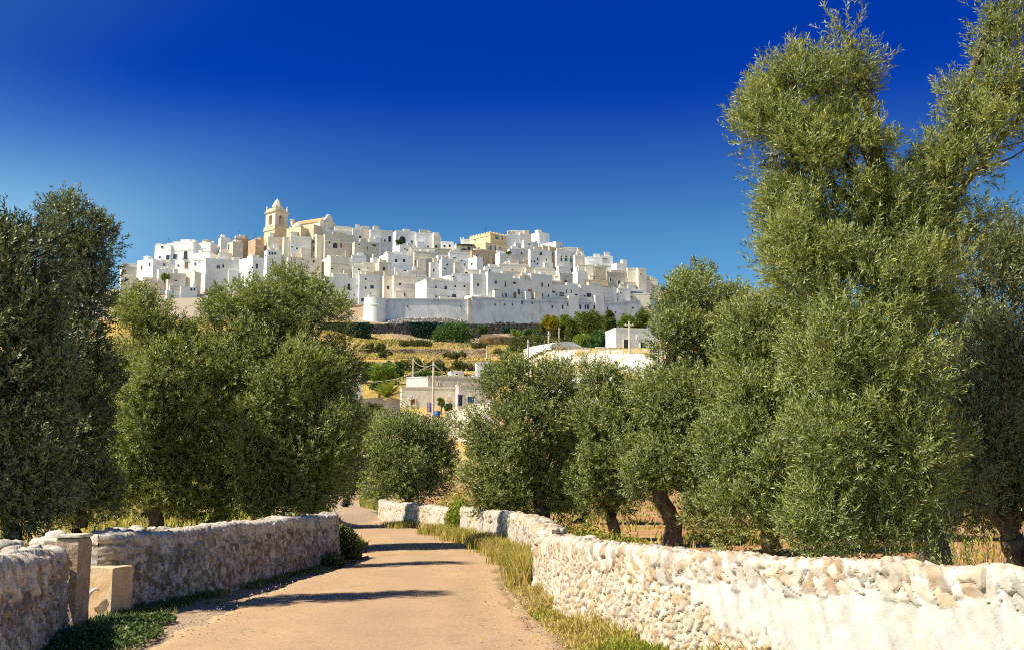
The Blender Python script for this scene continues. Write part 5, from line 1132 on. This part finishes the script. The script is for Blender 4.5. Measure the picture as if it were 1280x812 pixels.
def bastion(label, px, D, y0, y1, rpx, ring=True, mk='ramp'):
    c = P(px, y0, D)[:2]; k = D/FPX; r_ = rpx*k; g_ = min(float(ground(c[0]+dx, c[1]+dy)) for dx in (-r_,0,r_) for dy in (-r_,0,r_))-1
    z0_, z1_ = min(P(px,y1,D)[2], g_+1)-1, P(px,y0,D)[2]; e = empty('bastion', (c[0],c[1],z0_), label, 'bastion')
    mb = MB(); mb.lathe(c, [(r_*1.07,z0_),(r_*1.0,z1_-3.2)]+([(r_*1.035,z1_-3.15),(r_*1.035,z1_-2.8),(r_,z1_-2.75)] if ring else [])+[(r_,z1_),(r_-.5,z1_),(r_-.5,z1_-.6)], 56); mb.build('drum', M[mk], e, False)
    return e
M['bast'] = wallm('bastion_limewash', (.76,.74,.70), (.85,.83,.79), .15)
bastion('bright round white bastion at the left end of the rampart', 468.5, 430, 373.5, 405, 13.5, mk='bast')
bastion('flattened grey-white salient where the rampart turns to the right', 597, 455, 371.5, 406, 17)
rampart('bank_wall', 'brown rubble bank topped by a slanting white coping, left of the round bastion', [(398,436,390,405),(420,435.5,386.5,405),(440,435,383,405),(462,434.5,380,405)], mk='R', batter=.6)
# ================================================================ HILLSIDE
M['darkveg'] = leafmat('ivy_leaves', [(.006,.028,.022),(.012,.055,.035),(.03,.085,.035)], transl=.05, rough=.6)
M['bushg'] = leafmat('shrub_leaves', [(.015,.05,.018),(.05,.12,.025),(.12,.20,.035),(.19,.26,.06)], transl=.15, rough=.55)
M['pine'] = leafmat('pine_leaves', [(.02,.05,.012),(.075,.115,.02),(.17,.20,.03),(.25,.25,.05)], transl=.15, rough=.55)
M['yellow'] = leafmat('autumn_leaves', [(.16,.15,.01),(.33,.28,.01),(.46,.38,.02)], transl=.25, rough=.55)
M['lime'] = leafmat('fresh_leaves', [(.08,.15,.015),(.20,.29,.03),(.32,.38,.05)], transl=.25, rough=.55)
M['oliveb'] = leafmat('far_olive_leaves', [(.03,.045,.012),(.09,.11,.025),(.17,.18,.045),(.24,.23,.07)], transl=.1, rough=.55)
def farplant(name, label, px, py, rx, ry, D, m, cat='tree', leaf=.42, dens=1.5, group=None, trunk=True, lobes=None, tsh=0.0):
    """a tree or shrub some hundred metres off: px,py centre and rx,ry radii as measured; foot on the ground below"""
    c = P(px, py, D); k = D/FPX; R_ = np.array([rx*k, min(rx,ry)*k, ry*k]); gz = float(ground(c[0], c[1])) if D < 450 else c[2]-R_[2]*1.3
    e = empty(name, (c[0], c[1], gz), label, cat, group)
    area = 4*math.pi*(R_[0]*R_[2]); n = int(dens*2.2*area/(leaf*leaf*.4)); n = min(n, 26000)
    K = max(14, int(area/4)); d = rng.normal(0,1,(K,3)); d /= np.linalg.norm(d,axis=1)[:,None]
    cc = c+d*(rng.uniform(.2,1,K)**.45)[:,None]*R_*.74; cs = (R_.min()*R_.max())**.5*rng.uniform(.24,.46,K)
    pk = rng.integers(0,K,n); o_ = rng.normal(0,1,(n,3)); o_ /= np.linalg.norm(o_,axis=1)[:,None]; p = cc[pk]+o_*(rng.random(n)**.4*cs[pk])[:,None]
    p[:,2] = np.maximum(p[:,2], ground(p[:,0],p[:,1])+.1) if D < 450 else p[:,2]
    a = o_+rng.normal(0,.5,(n,3)); a /= np.linalg.norm(a,axis=1)[:,None]; b = np.cross(a, rng.normal(0,1,(n,3))); b /= np.linalg.norm(b,axis=1)[:,None]
    s_ = leaf*rng.uniform(.5,1.1,n)[:,None]
    V = np.stack([p-a*s_*.6, p+b*s_*.35, p+a*s_*.6, p-b*s_*.35],1).reshape(-1,3)
    t = np.clip(.45+tsh+rng.normal(0,.14,K)[pk]+rng.normal(0,.16,n),0,1)
    mesh_np('crown' if trunk else 'foliage', V, np.arange(n*4).reshape(-1,4), M[m], e, {'tint': np.repeat(t,4)})
    mb = MB(); r0 = R_[0]*.07+.06
    mb.tube([(c[0],c[1],gz-.3),(c[0]+.1,c[1],gz*.5+c[2]*.5),(c[0],c[1],c[2])],[r0*1.3,r0,r0*.6],7)
    for i in rng.permutation(K)[:6]: mb.tube([(c[0],c[1],gz*.4+c[2]*.6), cc[i]], [r0*.5,r0*.15], 5, caps=False)
    mb.build('trunk' if trunk else 'stems', M['bark'], e, True)
    return e
GT = 'trees and shrubs below the town'
FP = [
('tree','pale green tree between the yellow autumn tree and the slender one',706,400,9,10,376,'lime',True,.42),
('tree','yellowish green tree at the left shoulder of the broad tall tree',725,400,10,12,372,'lime',True,.42),
('tree','rounded green tree right behind the roof of the white block house',795,406,14,8,376,'pine',True,.42),
('tree','leafy green tree on the slope between the round shrub and the yellow autumn tree',645,418,11,8,392,'lime',True,.42),
('shrub','large dome-shaped green shrub under the middle of the rampart',567,419,31,18,395,'bushg',False,.5),
('shrub','small round light green shrub under the salient of the rampart',603,413,10,9,405,'bushg',False,.4),
('shrub','green shrub to the right of the eroded rocks, by the yellow tree',662,420,16,11,375,'bushg',False,.45),
('shrub','low dark shrub among the rocks under the shaded rampart',636,415,13,8,395,'darkveg',False,.45),
('autumn_tree','yellow autumn tree in front of the shaded rampart',688,402,14,10,372,'yellow',True,.4),
('tree','dark green tree standing right behind the yellow autumn tree',699,412,14,18,380,'pine',True,.45),
('tree','slender olive-green tree right of the yellow autumn tree',715,412,9,20,370,'pine',True,.42),
('tree','broad tall green tree in front of the long curved row',738,405,17,20,365,'pine',True,.45),
('tree','mid-green tree with a bluish foot between the tall one and the white block house',750,425,14,17,350,'bushg',True,.42),
('tree','light green tree just above the barn roof',728,427,13,13,345,'lime',True,.42),
('tree','pointed green tree behind the left corner of the white block house',762,402,9,17,372,'pine',True,.42),
('tree','bright lime-green tree above the white block house',783,402,15,9,368,'lime',True,.42),
('tree','olive-green tree above the right end of the white block house',804,398,12,14,372,'pine',True,.42),
('tree','dark green tree left of the barn roof under the yellow tree',672,424,10,12,340,'bushg',True,.42),
('tree','slim tree between the salient and the yellow autumn tree, low on the slope',676,412,8,9,385,'pine',True,.42),
('tree','green tree peeping between the broad tall tree and the pointed one',752,404,9,12,378,'lime',True,.42),
('tree','dense green tree close above the barn, right side',741,432,12,12,335,'bushg',True,.42),
('shrub','wide green shrub on the slope between the tawny scrub and the barn',662,446,18,8,250,'bushg',False,.35),
('broadleaf_tree','large bright leafy tree filling the terrace above the palm',480,468,26,15,196,'lime',True,.26),
('shrub','green shrub strip right along the foot of the golden field',535,470,24,7,200,'bushg',False,.26),
('shrub','rounded shrub left of the bright leafy terrace tree',452,470,12,14,200,'bushg',False,.26),
('shrub','bushy olive-green growth on the upper right of the golden field',600,432,16,5,330,'oliveb',False,.35),
('shrub','bushy brown-green growth across the top of the golden field',520,429,34,3.5,335,'oliveb',False,.35),
('scrub','green and brown scrub mass in the shade under the yellow autumn tree',668,428,40,7,330,'oliveb',False,.35),
('scrub','dark undergrowth band at the foot of the shaded rampart, left part',630,409,26,5,424,'darkveg',False,.5),
('scrub','dark undergrowth band at the foot of the shaded rampart, right part',672,410,24,6,428,'darkveg',False,.5),
('scrub','tawny scrub in front of the trees, left of the barn roof',655,437,30,10,300,'oliveb',False,.35),
('scrub','low green scrub sloping down to the left olives of the right side',625,445,16,9,290,'oliveb',False,.35),
('broadleaf_tree','bright green leafy tree on the terrace, left of the grey farmhouse',468,463,18,15,205,'lime',True,.28),
('broadleaf_tree','mid-green leafy tree on the terrace, directly left of the thin pole',492,462,16,14,208,'bushg',True,.28),
('olive_tree','dim olive tree behind the farmhouse, between the two poles',515,458,18,14,222,'oliveb',True,.3),
('olive_tree','pale olive tree behind the farmhouse roof, right of the tall pole',548,460,18,15,222,'oliveb',True,.3),
('olive_tree','wide dull olive tree behind the small hut',577,462,18,12,226,'oliveb',True,.3),
('olive_tree','dull olive tree at the right end of the golden field',625,470,20,22,215,'oliveb',True,.3),
('scrub','dark scrub patch in the golden field',482,442,12,5,275,'oliveb',False,.3),
('scrub','flat green scrub at the upper left of the golden field',470,433,22,4,300,'oliveb',False,.3),
('scrub','flat brown-green scrub across the right of the golden field',570,443,22,4,270,'oliveb',False,.3),
('shrub','green scrub in front of the pale yard wall, under the palm',464,511,26,6,148,'oliveb',False,.2),
('cypress','small bright conifer in the farmhouse yard, right of the tall pole',551,502,5,9,160,'lime',True,.16),
('yard_bush','round yard bush beside the small bright conifer',561,509,8,6,158,'bushg',False,.16),
('shrub','dense green shrub behind the palm',474,482,14,8,175,'bushg',False,.22),
('roof_garden_shrub','dark plants on the terrace before the brown arch of the white palace',498,303,7,4,517,'bushg',False,.4),
('roof_garden_shrub','green strip of plants on the terrace under the golden palace',636,316,6,2,512,'lime',False,.35),
('roof_garden_shrub','green shrub between the leftmost cube house and the plant-topped terrace',206,346,7,6,484,'lime',False,.35),
]
for nm,lb,px_,py_,rx_,ry_,D_,m_,tk_,lf_ in FP: farplant(nm,lb,px_,py_,rx_,ry_,D_,m_, cat=nm.replace('_',' '), leaf=lf_, trunk=tk_, group=GT if D_ > 250 and D_ < 450 else None)
# hedge-like wood standing behind the trees below the rampart and undergrowth
def ivy(label, px0, px1, y0, y1, D):
    n = 9000; px_ = rng.uniform(px0,px1,n); py_ = rng.uniform(y0,y1,n); e_ = np.minimum(1, np.minimum(px_-px0, px1-px_)/6+.15); k = rng.random(n) < e_; px_,py_ = px_[k],py_[k]; n = len(px_)
    p = np.array([P(a,b,D+rng.normal(0,.35)) for a,b in zip(px_,py_)]); a = rng.normal(0,1,(n,3)); a /= np.linalg.norm(a,axis=1)[:,None]; b = np.cross(a, rng.normal(0,1,(n,3))); b /= np.linalg.norm(b,axis=1)[:,None]
    V = np.stack([p-a*.32, p+b*.2, p+a*.32, p-b*.2],1).reshape(-1,3)
    o = mesh_np('ivy_mass', V, np.arange(n*4).reshape(-1,4), M['darkveg'], None, {'tint': np.repeat(rng.random(n),4)}); tag(o, label, 'ivy')
# retaining wall of dark rubble under the rampart
def retaining(label, rows, mk, th=1.2, amp=.35, name='retaining_wall'):
    f = np.array(rows, float); d = np.linspace(0,1,int((f[-1,0]-f[0,0])*1.3)); xs_ = f[0,0]+(f[-1,0]-f[0,0])*d
    Dv = np.interp(xs_, f[:,0], f[:,1]); yt = np.interp(xs_, f[:,0], f[:,2])+(fbm(xs_/3, xs_*0, 5)-.47)*1.6; m_ = 16; V=[]; Qs=[]
    for i in range(len(xs_)):
        t_ = P(xs_[i], yt[i], Dv[i]); g_ = float(ground(t_[0], t_[1]-1))-.8
        for k in range(m_): u_ = k/(m_-1); V.append((t_[0], t_[1]-.7*(1-u_), g_+(t_[2]-g_)*u_))
        V.append((t_[0], t_[1]+th, t_[2])); V.append((t_[0], t_[1]+th, g_))
    V = np.array(V); w_=m_+2; a1,a2,ac = voro(V[:,0]/.7, V[:,2]/.55, 77); V[:,1] -= (sstep(a2-a1,.02,.3)*(.4+.6*ac)*amp)*(np.arange(len(V))%w_ < m_)
    for i in range(len(xs_)-1):
        for k in range(w_-1): a=i*w_+k; Qs.append((a,a+w_,a+w_+1,a+1))
    o = mesh_np(name, V, np.array(Qs), M[mk]); tag(o, label, 'stone wall', None, 'thing'); return o
M['dkrub'] = mat('dark_rubble', [(.035,.032,.034),(.09,.08,.075),(.20,.17,.14)], scale=.9, bump=.2, bscale=2.2, contrast=(.3,.7))
M['ltrub'] = mat('pale_rubble', [(.42,.36,.29),(.62,.56,.48)], scale=.5, bump=.15, bscale=1.6)
retaining('dark rubble retaining wall with ivy under the long rampart', [(396,396.5,405,425),(470,403.5,405,425),(500,406.8,404,425),(555,412.3,403,424),(605,417.6,405,424)], 'dkrub')
retaining('rough dark rock wall at the foot of the shaded rampart', [(598,417,404.5,424),(640,421.3,404,424),(700,427.6,404,424),(760,434,403,424)], 'dkrub')
ivy('dark teal ivy hanging over the left end of the rubble wall', 398, 464, 403, 428, 398.5)
ivy('dark teal ivy patch in the middle of the rubble wall', 504, 548, 402.5, 421, 408.2)
retaining('curved band of pale broken rock against the base of the long rampart', [(484,426,401.5,405),(500,428,398,405),(530,431,396.5,405),(560,434,397,405),(585,438,401.5,406)], 'ltrub', amp=.5, name='rock_outcrop')
M['brrock'] = mat('brown_rock', [(.08,.065,.05),(.24,.17,.11),(.40,.29,.18)], scale=.35, bump=.3, bscale=1.0)
o = rock('rock_outcrop', P(627,426,372), 3.4, 'brown eroded rock mound left of the tawny scrub', 21, M['brrock'], (2.2,1,.75)); o['category'] = 'rock'
# golden dry grass of the terraces
n = 60000; y = rng.uniform(212,408,n); x = rng.uniform(-75,8,n)+0*y; d = fbm(x/9, y/4.5, 131); k = rng.random(n) < sstep(d,.36,.55); x,y = x[k],y[k]
blades('golden_hill_grass', x, y, rng.uniform(.25,.75,len(x)), np.full(len(x),.22), np.clip(.72+(fbm(x/14,y/5,132)-.47)*1.9,0,1), M['grass'], .6, label='golden dry grass with green streaks on the terraced hillside')
n = 26000; y = rng.uniform(112,212,n); x = rng.uniform(-60,45,n); d = fbm(x/6, y/5, 133); k = rng.random(n) < sstep(d,.42,.55); x,y = x[k],y[k]
blades('rough_hill_grass', x, y, rng.uniform(.15,.5,len(x)), np.full(len(x),.12), np.clip(.5+(fbm(x/9,y/6,134)-.47)*2,0,1), M['grass'], .6, label='rough green and straw grass around the farm buildings')
# wild undergrowth creeping over the terraces
n = 52000; y = rng.uniform(203,400,n); x = rng.uniform(-78,10,n); d = fbm(x/7, y/3.6, 141)+.35*sstep(-y,-232,-205); k = rng.random(n) < sstep(d,.55,.66); x,y = x[k],y[k]; n = len(x)
hh = (.2+1.9*sstep(fbm(x/3,y/3,142),.42,.62)); p = np.stack([x,y,ground(x,y)+hh*rng.random(n)**.6],-1); a = rng.normal(0,1,(n,3)); a /= np.linalg.norm(a,axis=1)[:,None]; b = np.cross(a, rng.normal(0,1,(n,3))); b /= np.linalg.norm(b,axis=1)[:,None]
V = np.stack([p-a*.22, p+b*.15, p+a*.22, p-b*.15],1).reshape(-1,3)
o = mesh_np('undergrowth', V, np.arange(n*4).reshape(-1,4), M['oliveb'], None, {'tint': np.repeat(np.clip(.5+(fbm(x/9,y/6,143)-.47)*2+rng.normal(0,.2,n),0,1),4)}); tag(o, 'wild green undergrowth creeping over the golden terraces', 'undergrowth', kind='stuff')
# low terrace walls in the field
for i,(rw,lb) in enumerate(((((448,300,436.5,438),(520,302,435.5,438),(610,300,436.5,438)),'thin pale terrace wall crossing the upper golden field'),
    (((446,262,451.5,453),(530,262,452.5,454),(600,262,452,454)),'thin pale terrace wall crossing the lower golden field'))):
    retaining(lb, rw, 'brrock', th=.5, amp=.15)
# white limestone terraces below the block house
for i,(rw,lb) in enumerate(((((700,204,443,448),(760,204,442,446),(830,204,441,446)),'white crumbling terrace wall right in front of the block house'),
    (((722,196,450,456),(770,196,448,455),(830,196,449,455)),'second white terrace wall, a step below the block house'),
    (((745,189,458,464),(790,189,456,463),(830,189,458,464)),'lowest white terrace wall just over the tops of the right olives'))):
    retaining(lb, rw, 'W', th=2.5, amp=.35)
# ---------------------------------------------------------------- farm buildings
def FH(*a, **k): return House(*a, group=None, **k)
M['roofc'] = wallm('weathered_roof', (.44,.36,.28), (.58,.50,.40), .4)
FH(500,502,577,484,508,165,-8 if False else 2,'C','long low grey-white farmhouse with a framed brown door, behind the tall pole',[(516,502,5,7,d_),(513,497,1.5,1),(560,497,1.2,1.2)],par=.2,extra=False)
FH(508,533,536,470.5,485,186,72,'W','flat white farm block with a glaring side wall behind the grey-white farmhouse',[],par=.15,extra=False,dmax=11)
FH(533,535,602,471,486,180,7,'S','long brownish flat-roofed farm shed behind the grey-white farmhouse',[(548,479,1.2,2)],par=.25,extra=False)
FH(571,573,614,481,508,163,10,'P','pinkish farmhouse with a dark archway and a blue window',[(588.5,499.5,7.5,7.5,Bl),(575.5,500,5,13)],par=.2,extra=False)
FH(562,564,580,464,472,196,9,'W','small white hut with a dark slot peeping over the farm sheds',[(571,467,3,1.5)],par=.2,extra=False,depth=4)
FH(594,596,622,453,472,190,7,'W','white house partly hidden by the wide olive of the right side',[],par=.2,extra=False)
FH(590,592,606,470,482,184,9,'P','small terracotta-coloured outbuilding beside the partly hidden white house',[],par=.15,extra=False,depth=4)
FH(430,432,452,460,490,170,9,'W','white house sliver showing past the broad olive, on the left',[(440,476,2,3)],par=.2,extra=False)
FH(757,770,818,410,440,214,20,'W','white block house with a dark door behind the cross-armed pole',[(782.5,431,5,13),(804,432,6,9),(797,421,1,1.2),(763,430,1.5,4)],par=.15,extra=False)
# yard walls
def lowwall(label, rows, mk, th=.35, name='yard_wall'):
    mb = MB(); e = empty(name, (*P(rows[0][0],rows[0][2],rows[0][1])[:2], float(ground(*P(rows[0][0],rows[0][2],rows[0][1])[:2]))), label, 'wall', None, 'thing'); cpg = MB()
    for a,b in zip(rows[:-1],rows[1:]):
        p,q = P(a[0],a[2],a[1]),P(b[0],b[2],b[1]); dd=(q-p)[:2]; dd/=np.linalg.norm(dd); nn=np.array([-dd[1],dd[0]])*th
        g0,g1=float(ground(*p[:2]))-.5,float(ground(*q[:2]))-.5
        mb.hexa([(*p[:2],g0),(*q[:2],g1),(*(q[:2]+nn),g1),(*(p[:2]+nn),g0)],[(*p[:2],p[2]),(*q[:2],q[2]),(*(q[:2]+nn),q[2]),(*(p[:2]+nn),p[2])])
        o_=nn*.2; cpg.hexa([(*(p[:2]-o_),p[2]+.004),(*(q[:2]-o_),q[2]+.004),(*(q[:2]+nn+o_),q[2]+.004),(*(p[:2]+nn+o_),p[2]+.004)],[(*(p[:2]-o_),p[2]+.12),(*(q[:2]-o_),q[2]+.12),(*(q[:2]+nn+o_),q[2]+.12),(*(p[:2]+nn+o_),p[2]+.12)])
    mb.build('wall_body', M[mk], e); cpg.build('coping', M[mk], e)
lowwall('low pale yard wall left of the farmhouse', [(440,152,499.5),(478,154,497),(500,156,500)], 'ltrub')
lowwall('low white wall running from the barn to the block house', [(744,208,434),(760,208,434.5),(778,209,435.5)], 'W')
lowwall('broken white wall below the farmhouse yard', [(556,146,516),(566,143,513),(578,140,514.5)], 'ltrub')
lowwall('pale roadside wall at the right of the farmhouse yard', [(578,140,514),(590,139,506),(612,138,504)], 'C')
e = empty('gate_post', P(577.5,531,141), 'square white gate post with a dark gate edge below the farmhouse yard', 'gate post')
mb = MB(); q = P(577.5,531,141)[:2]; mb.obox(q,(1,0),(0,1),.34,.4,float(ground(*q))-.3,P(577,512,141)[2]); mb.obox(q,(1,0),(0,1),.44,.5,P(577,512,141)[2]+.003,P(577,511,141)[2]); mb.build('post', M['W'], e)
mb = MB(); mb.obox(q+np.array([.28,0]),(1,0),(0,1),.14,.1,float(ground(*q)),P(577,515,141)[2]); mb.build('gate_edge', M['iron'], e)
# barn with a vaulted roof
D_=212; e = empty('barn', (*P(700,440,D_)[:2], float(ground(*P(700,440,D_)[:2]))-.5), 'white barn with a low curved vault roof and a bright gable end', 'barn')
h = House(675,689,746,431,443,212,38,'W','x',[],par=.12,extra=False,depth=9)
for c_ in list(h.e.children):
    o_ = np.array(h.e.location)-np.array(e.location); c_.parent = e; c_.location = o_
bpy.data.objects.remove(h.e)
mb = MB(); K_=14
pa = h.A+h.t*h.w*.02; pb = h.A+h.t*h.w*.72
for k in range(K_):
    u0,u1 = k/K_,(k+1)/K_; f_=lambda u:math.sin(math.pi*u)**.8*(2.2*(P(0,431,D_)[2]-P(0,436,D_)[2])*.55)
    q=[]
    for u_ in (u0,u1):
        c_=pa*(1-u_)+pb*u_; q.append((c_,f_(u_)))
    zt_=h.zt+.13
    mb.hexa([(*(q[0][0]+h.b*.4),zt_),(*(q[1][0]+h.b*.4),zt_),(*(q[1][0]+h.b*(h.d-.4)),zt_),(*(q[0][0]+h.b*(h.d-.4)),zt_)],
            [(*(q[0][0]+h.b*.4),zt_+.02+q[0][1]),(*(q[1][0]+h.b*.4),zt_+.02+q[1][1]),(*(q[1][0]+h.b*(h.d-.4)),zt_+.02+q[1][1]),(*(q[0][0]+h.b*(h.d-.4)),zt_+.02+q[0][1])])
mb.build('vault_roof', M['G'], e)
# small chimney pot in front of the barn
e = empty('gate_pillar', P(699,446,205), 'short pillar with a reddish cap in front of the barn', 'pillar'); q=P(699,446,205)[:2]
mb=MB(); mb.obox(q,(1,0),(0,1),.7,.7,float(ground(*q))-.3,P(699,436.5,205)[2]); mb.build('shaft',M['W'],e); mb=MB(); mb.obox(q,(1,0),(0,1),1.0,1.0,P(699,436.5,205)[2]+.003,P(699,434.5,205)[2]); mb.build('cap',M['terra'],e)
# ---------------------------------------------------------------- poles and wires
M['pole'] = mat('concrete_pole', [(.50,.44,.34),(.64,.58,.47)], scale=2, bump=.01)
tips = {}
def pole(label, px_, yt, yb, D, w=.17, cross=False, nm='utility_pole'):
    q = P(px_, yb, D); g_ = float(ground(q[0],q[1]))-.4; zt_ = P(px_, yt, D)[2]; e = empty(nm, (q[0],q[1],g_), label, 'utility pole')
    mb = MB(); mb.tube([(q[0],q[1],g_),(q[0],q[1],zt_)],[w*1.25,w*.8],8); mb.build('pole_shaft', M['pole'], e)
    mb = MB()
    if cross: mb.obox(q[:2],(1,0),(0,1),w*9,w*.9,zt_-w*4.3,zt_-w*3.4)
    else: mb.obox(q[:2]+np.array([0,-w*.9]),(1,0),(0,1),w*3.2,w*.5,zt_-w*3.4,zt_-w*2.8)
    mb.build('crossarm', M['pole'], e)
    for s_ in ((-1,1) if cross else (0,)):
        ins = MB(); ins.lathe((q[0]+s_*w*3.6, q[1]-(0 if cross else w*.9)), [(w*.25,zt_-w*3.4+.003),(w*.4,zt_-w*2.6),(w*.2,zt_-w*2.0)], 8); ins.build('insulator', M['metal'], e)
    tips[label] = np.array([q[0],q[1]-w,zt_-w*2]); return tips[label]
p1 = pole('tall pale concrete pole in front of the grey-white farmhouse', 541.3, 451.5, 514, 152, .16)
p2 = pole('thinner pole left of the tall one, behind the farmhouse', 516.2, 447, 485, 190, .13)
p3 = pole('pale pole rising out of the wide hollow olive', 660.3, 424, 470, 172, .16)
p4 = pole('short pale pole among the shrubs left of the barn', 686, 413.5, 432, 262, .24)
p5 = pole('thin grey pole in front of the dark trees above the barn', 699, 409, 432, 268, .16)
p6 = pole('cross-armed concrete pole in front of the white block house', 787, 401.5, 438, 200, .19, True)
p7 = pole('short pale post at the right end of the golden field', 609, 431.5, 441, 262, .22)
def wire(label, a, b, sag, r_=.03):
    mb = MB(); pts = [a*(1-f)+b*f-np.array([0,0,sag*4*f*(1-f)]) for f in np.linspace(0,1,15)]; mb.tube(pts, r_, 5); o = mb.build('power_cable', M['cable'], None, True); tag(o, label, 'cable')
M['cable'] = mat('pale_cable', [(.45,.45,.44),(.55,.55,.53)], scale=3)
M['cable2'] = mat('dark_cable', [(.10,.10,.10),(.16,.16,.16)], scale=3)
wire('thick pale cable sagging from the tall pole to the white house on the right', p1, P(597,463.5,188), 1.6, .07)
wire('thin cable from the left pole across to the tall pole', p2, p1, .8)
wire('thin cable running left from the tall pole past the palm', p1, P(436,474,168), 1.2)
# ---------------------------------------------------------------- palm
q = P(484, 505, 156); gz = float(ground(q[0],q[1])); hub = P(484, 496, 156)
e = empty('palm', (q[0],q[1],gz), 'low fan of sunlit palm fronds left of the grey-white farmhouse', 'palm tree')
mb = MB(); mb.tube([(q[0],q[1],gz-.2),(q[0]+.05,q[1],hub[2]*.5+gz*.5),(hub[0],hub[1],hub[2])],[.32,.25,.28],10); mb.build('trunk', M['bark'], e, True)
M['palm'] = leafmat('palm_fronds', [(.10,.15,.02),(.26,.30,.04),(.40,.42,.08)], transl=.2, rough=.4)
for i in range(40):
    a = i*2.4; el = R(80-i*2.1); Lf = rng.uniform(2.6,3.6); dr_ = np.array([math.cos(a)*math.cos(el), math.sin(a)*math.cos(el), math.sin(el)])
    V=[];T=[]; prev=hub.copy(); 
    for k in range(1,19):
        f=k/18; c_=hub+dr_*Lf*f-np.array([0,0,.9*f*f]); ax_=c_-prev; ax_/=np.linalg.norm(ax_); sd_=np.cross(ax_,[0,0,1.]); sd_/=np.linalg.norm(sd_)+1e-9
        for s_ in (-1,1):
            tip=c_+(sd_*s_*.75+ax_*.65)*.8*math.sin(math.pi*min(1,f*.85+.12)); V+=[c_-ax_*.10,c_+ax_*.10,tip,tip-ax_*.03]; T+=[.3+.4*f]*4
        prev=c_
    mesh_np('frond', np.array(V), np.arange(len(V)).reshape(-1,4), M['palm'], e, {'tint': np.array(T)})
# laundry and barrel in the yard
M['purple'] = mat('purple_cloth', [(.26,.17,.34),(.38,.28,.46)], scale=3); M['bluep'] = mat('blue_plastic', [(.04,.10,.30),(.06,.14,.38)], scale=3, rough=.5)
c = P(538,508.5,158); V=[];n_=12
for i in range(n_+1):
    for k in range(n_+1): V.append((c[0]+(i/n_-.5)*.9, c[1]+.10*math.sin(i*1.1)*(1-.5*k/n_), c[2]-.7+1.4*k/n_))
mb=MB(); mb.poly(V,[(i*(n_+1)+k,(i+1)*(n_+1)+k,(i+1)*(n_+1)+k+1,i*(n_+1)+k+1) for i in range(n_) for k in range(n_)]); mb.poly([(v[0],v[1]+.03,v[2]) for v in V],[(i*(n_+1)+k,i*(n_+1)+k+1,(i+1)*(n_+1)+k+1,(i+1)*(n_+1)+k) for i in range(n_) for k in range(n_)])
o=mb.build('laundry', M['purple'], None, True); tag(o,'purple cloth hanging in the farmyard left of the tall pole','laundry')
q=P(546.5,509.5,157); mb=MB(); zq=float(ground(q[0],q[1])); zt_=zq+.95; 
mb.lathe(q[:2],[(.38,zq-.1),(.42,zq+.05),(.42,zt_-.7),(.45,zt_-.66),(.42,zt_-.6),(.42,zt_-.05),(.38,zt_)],16); o=mb.build('water_barrel', M['bluep'], None, True); tag(o,'blue barrel in the farmyard right of the tall pole','barrel')
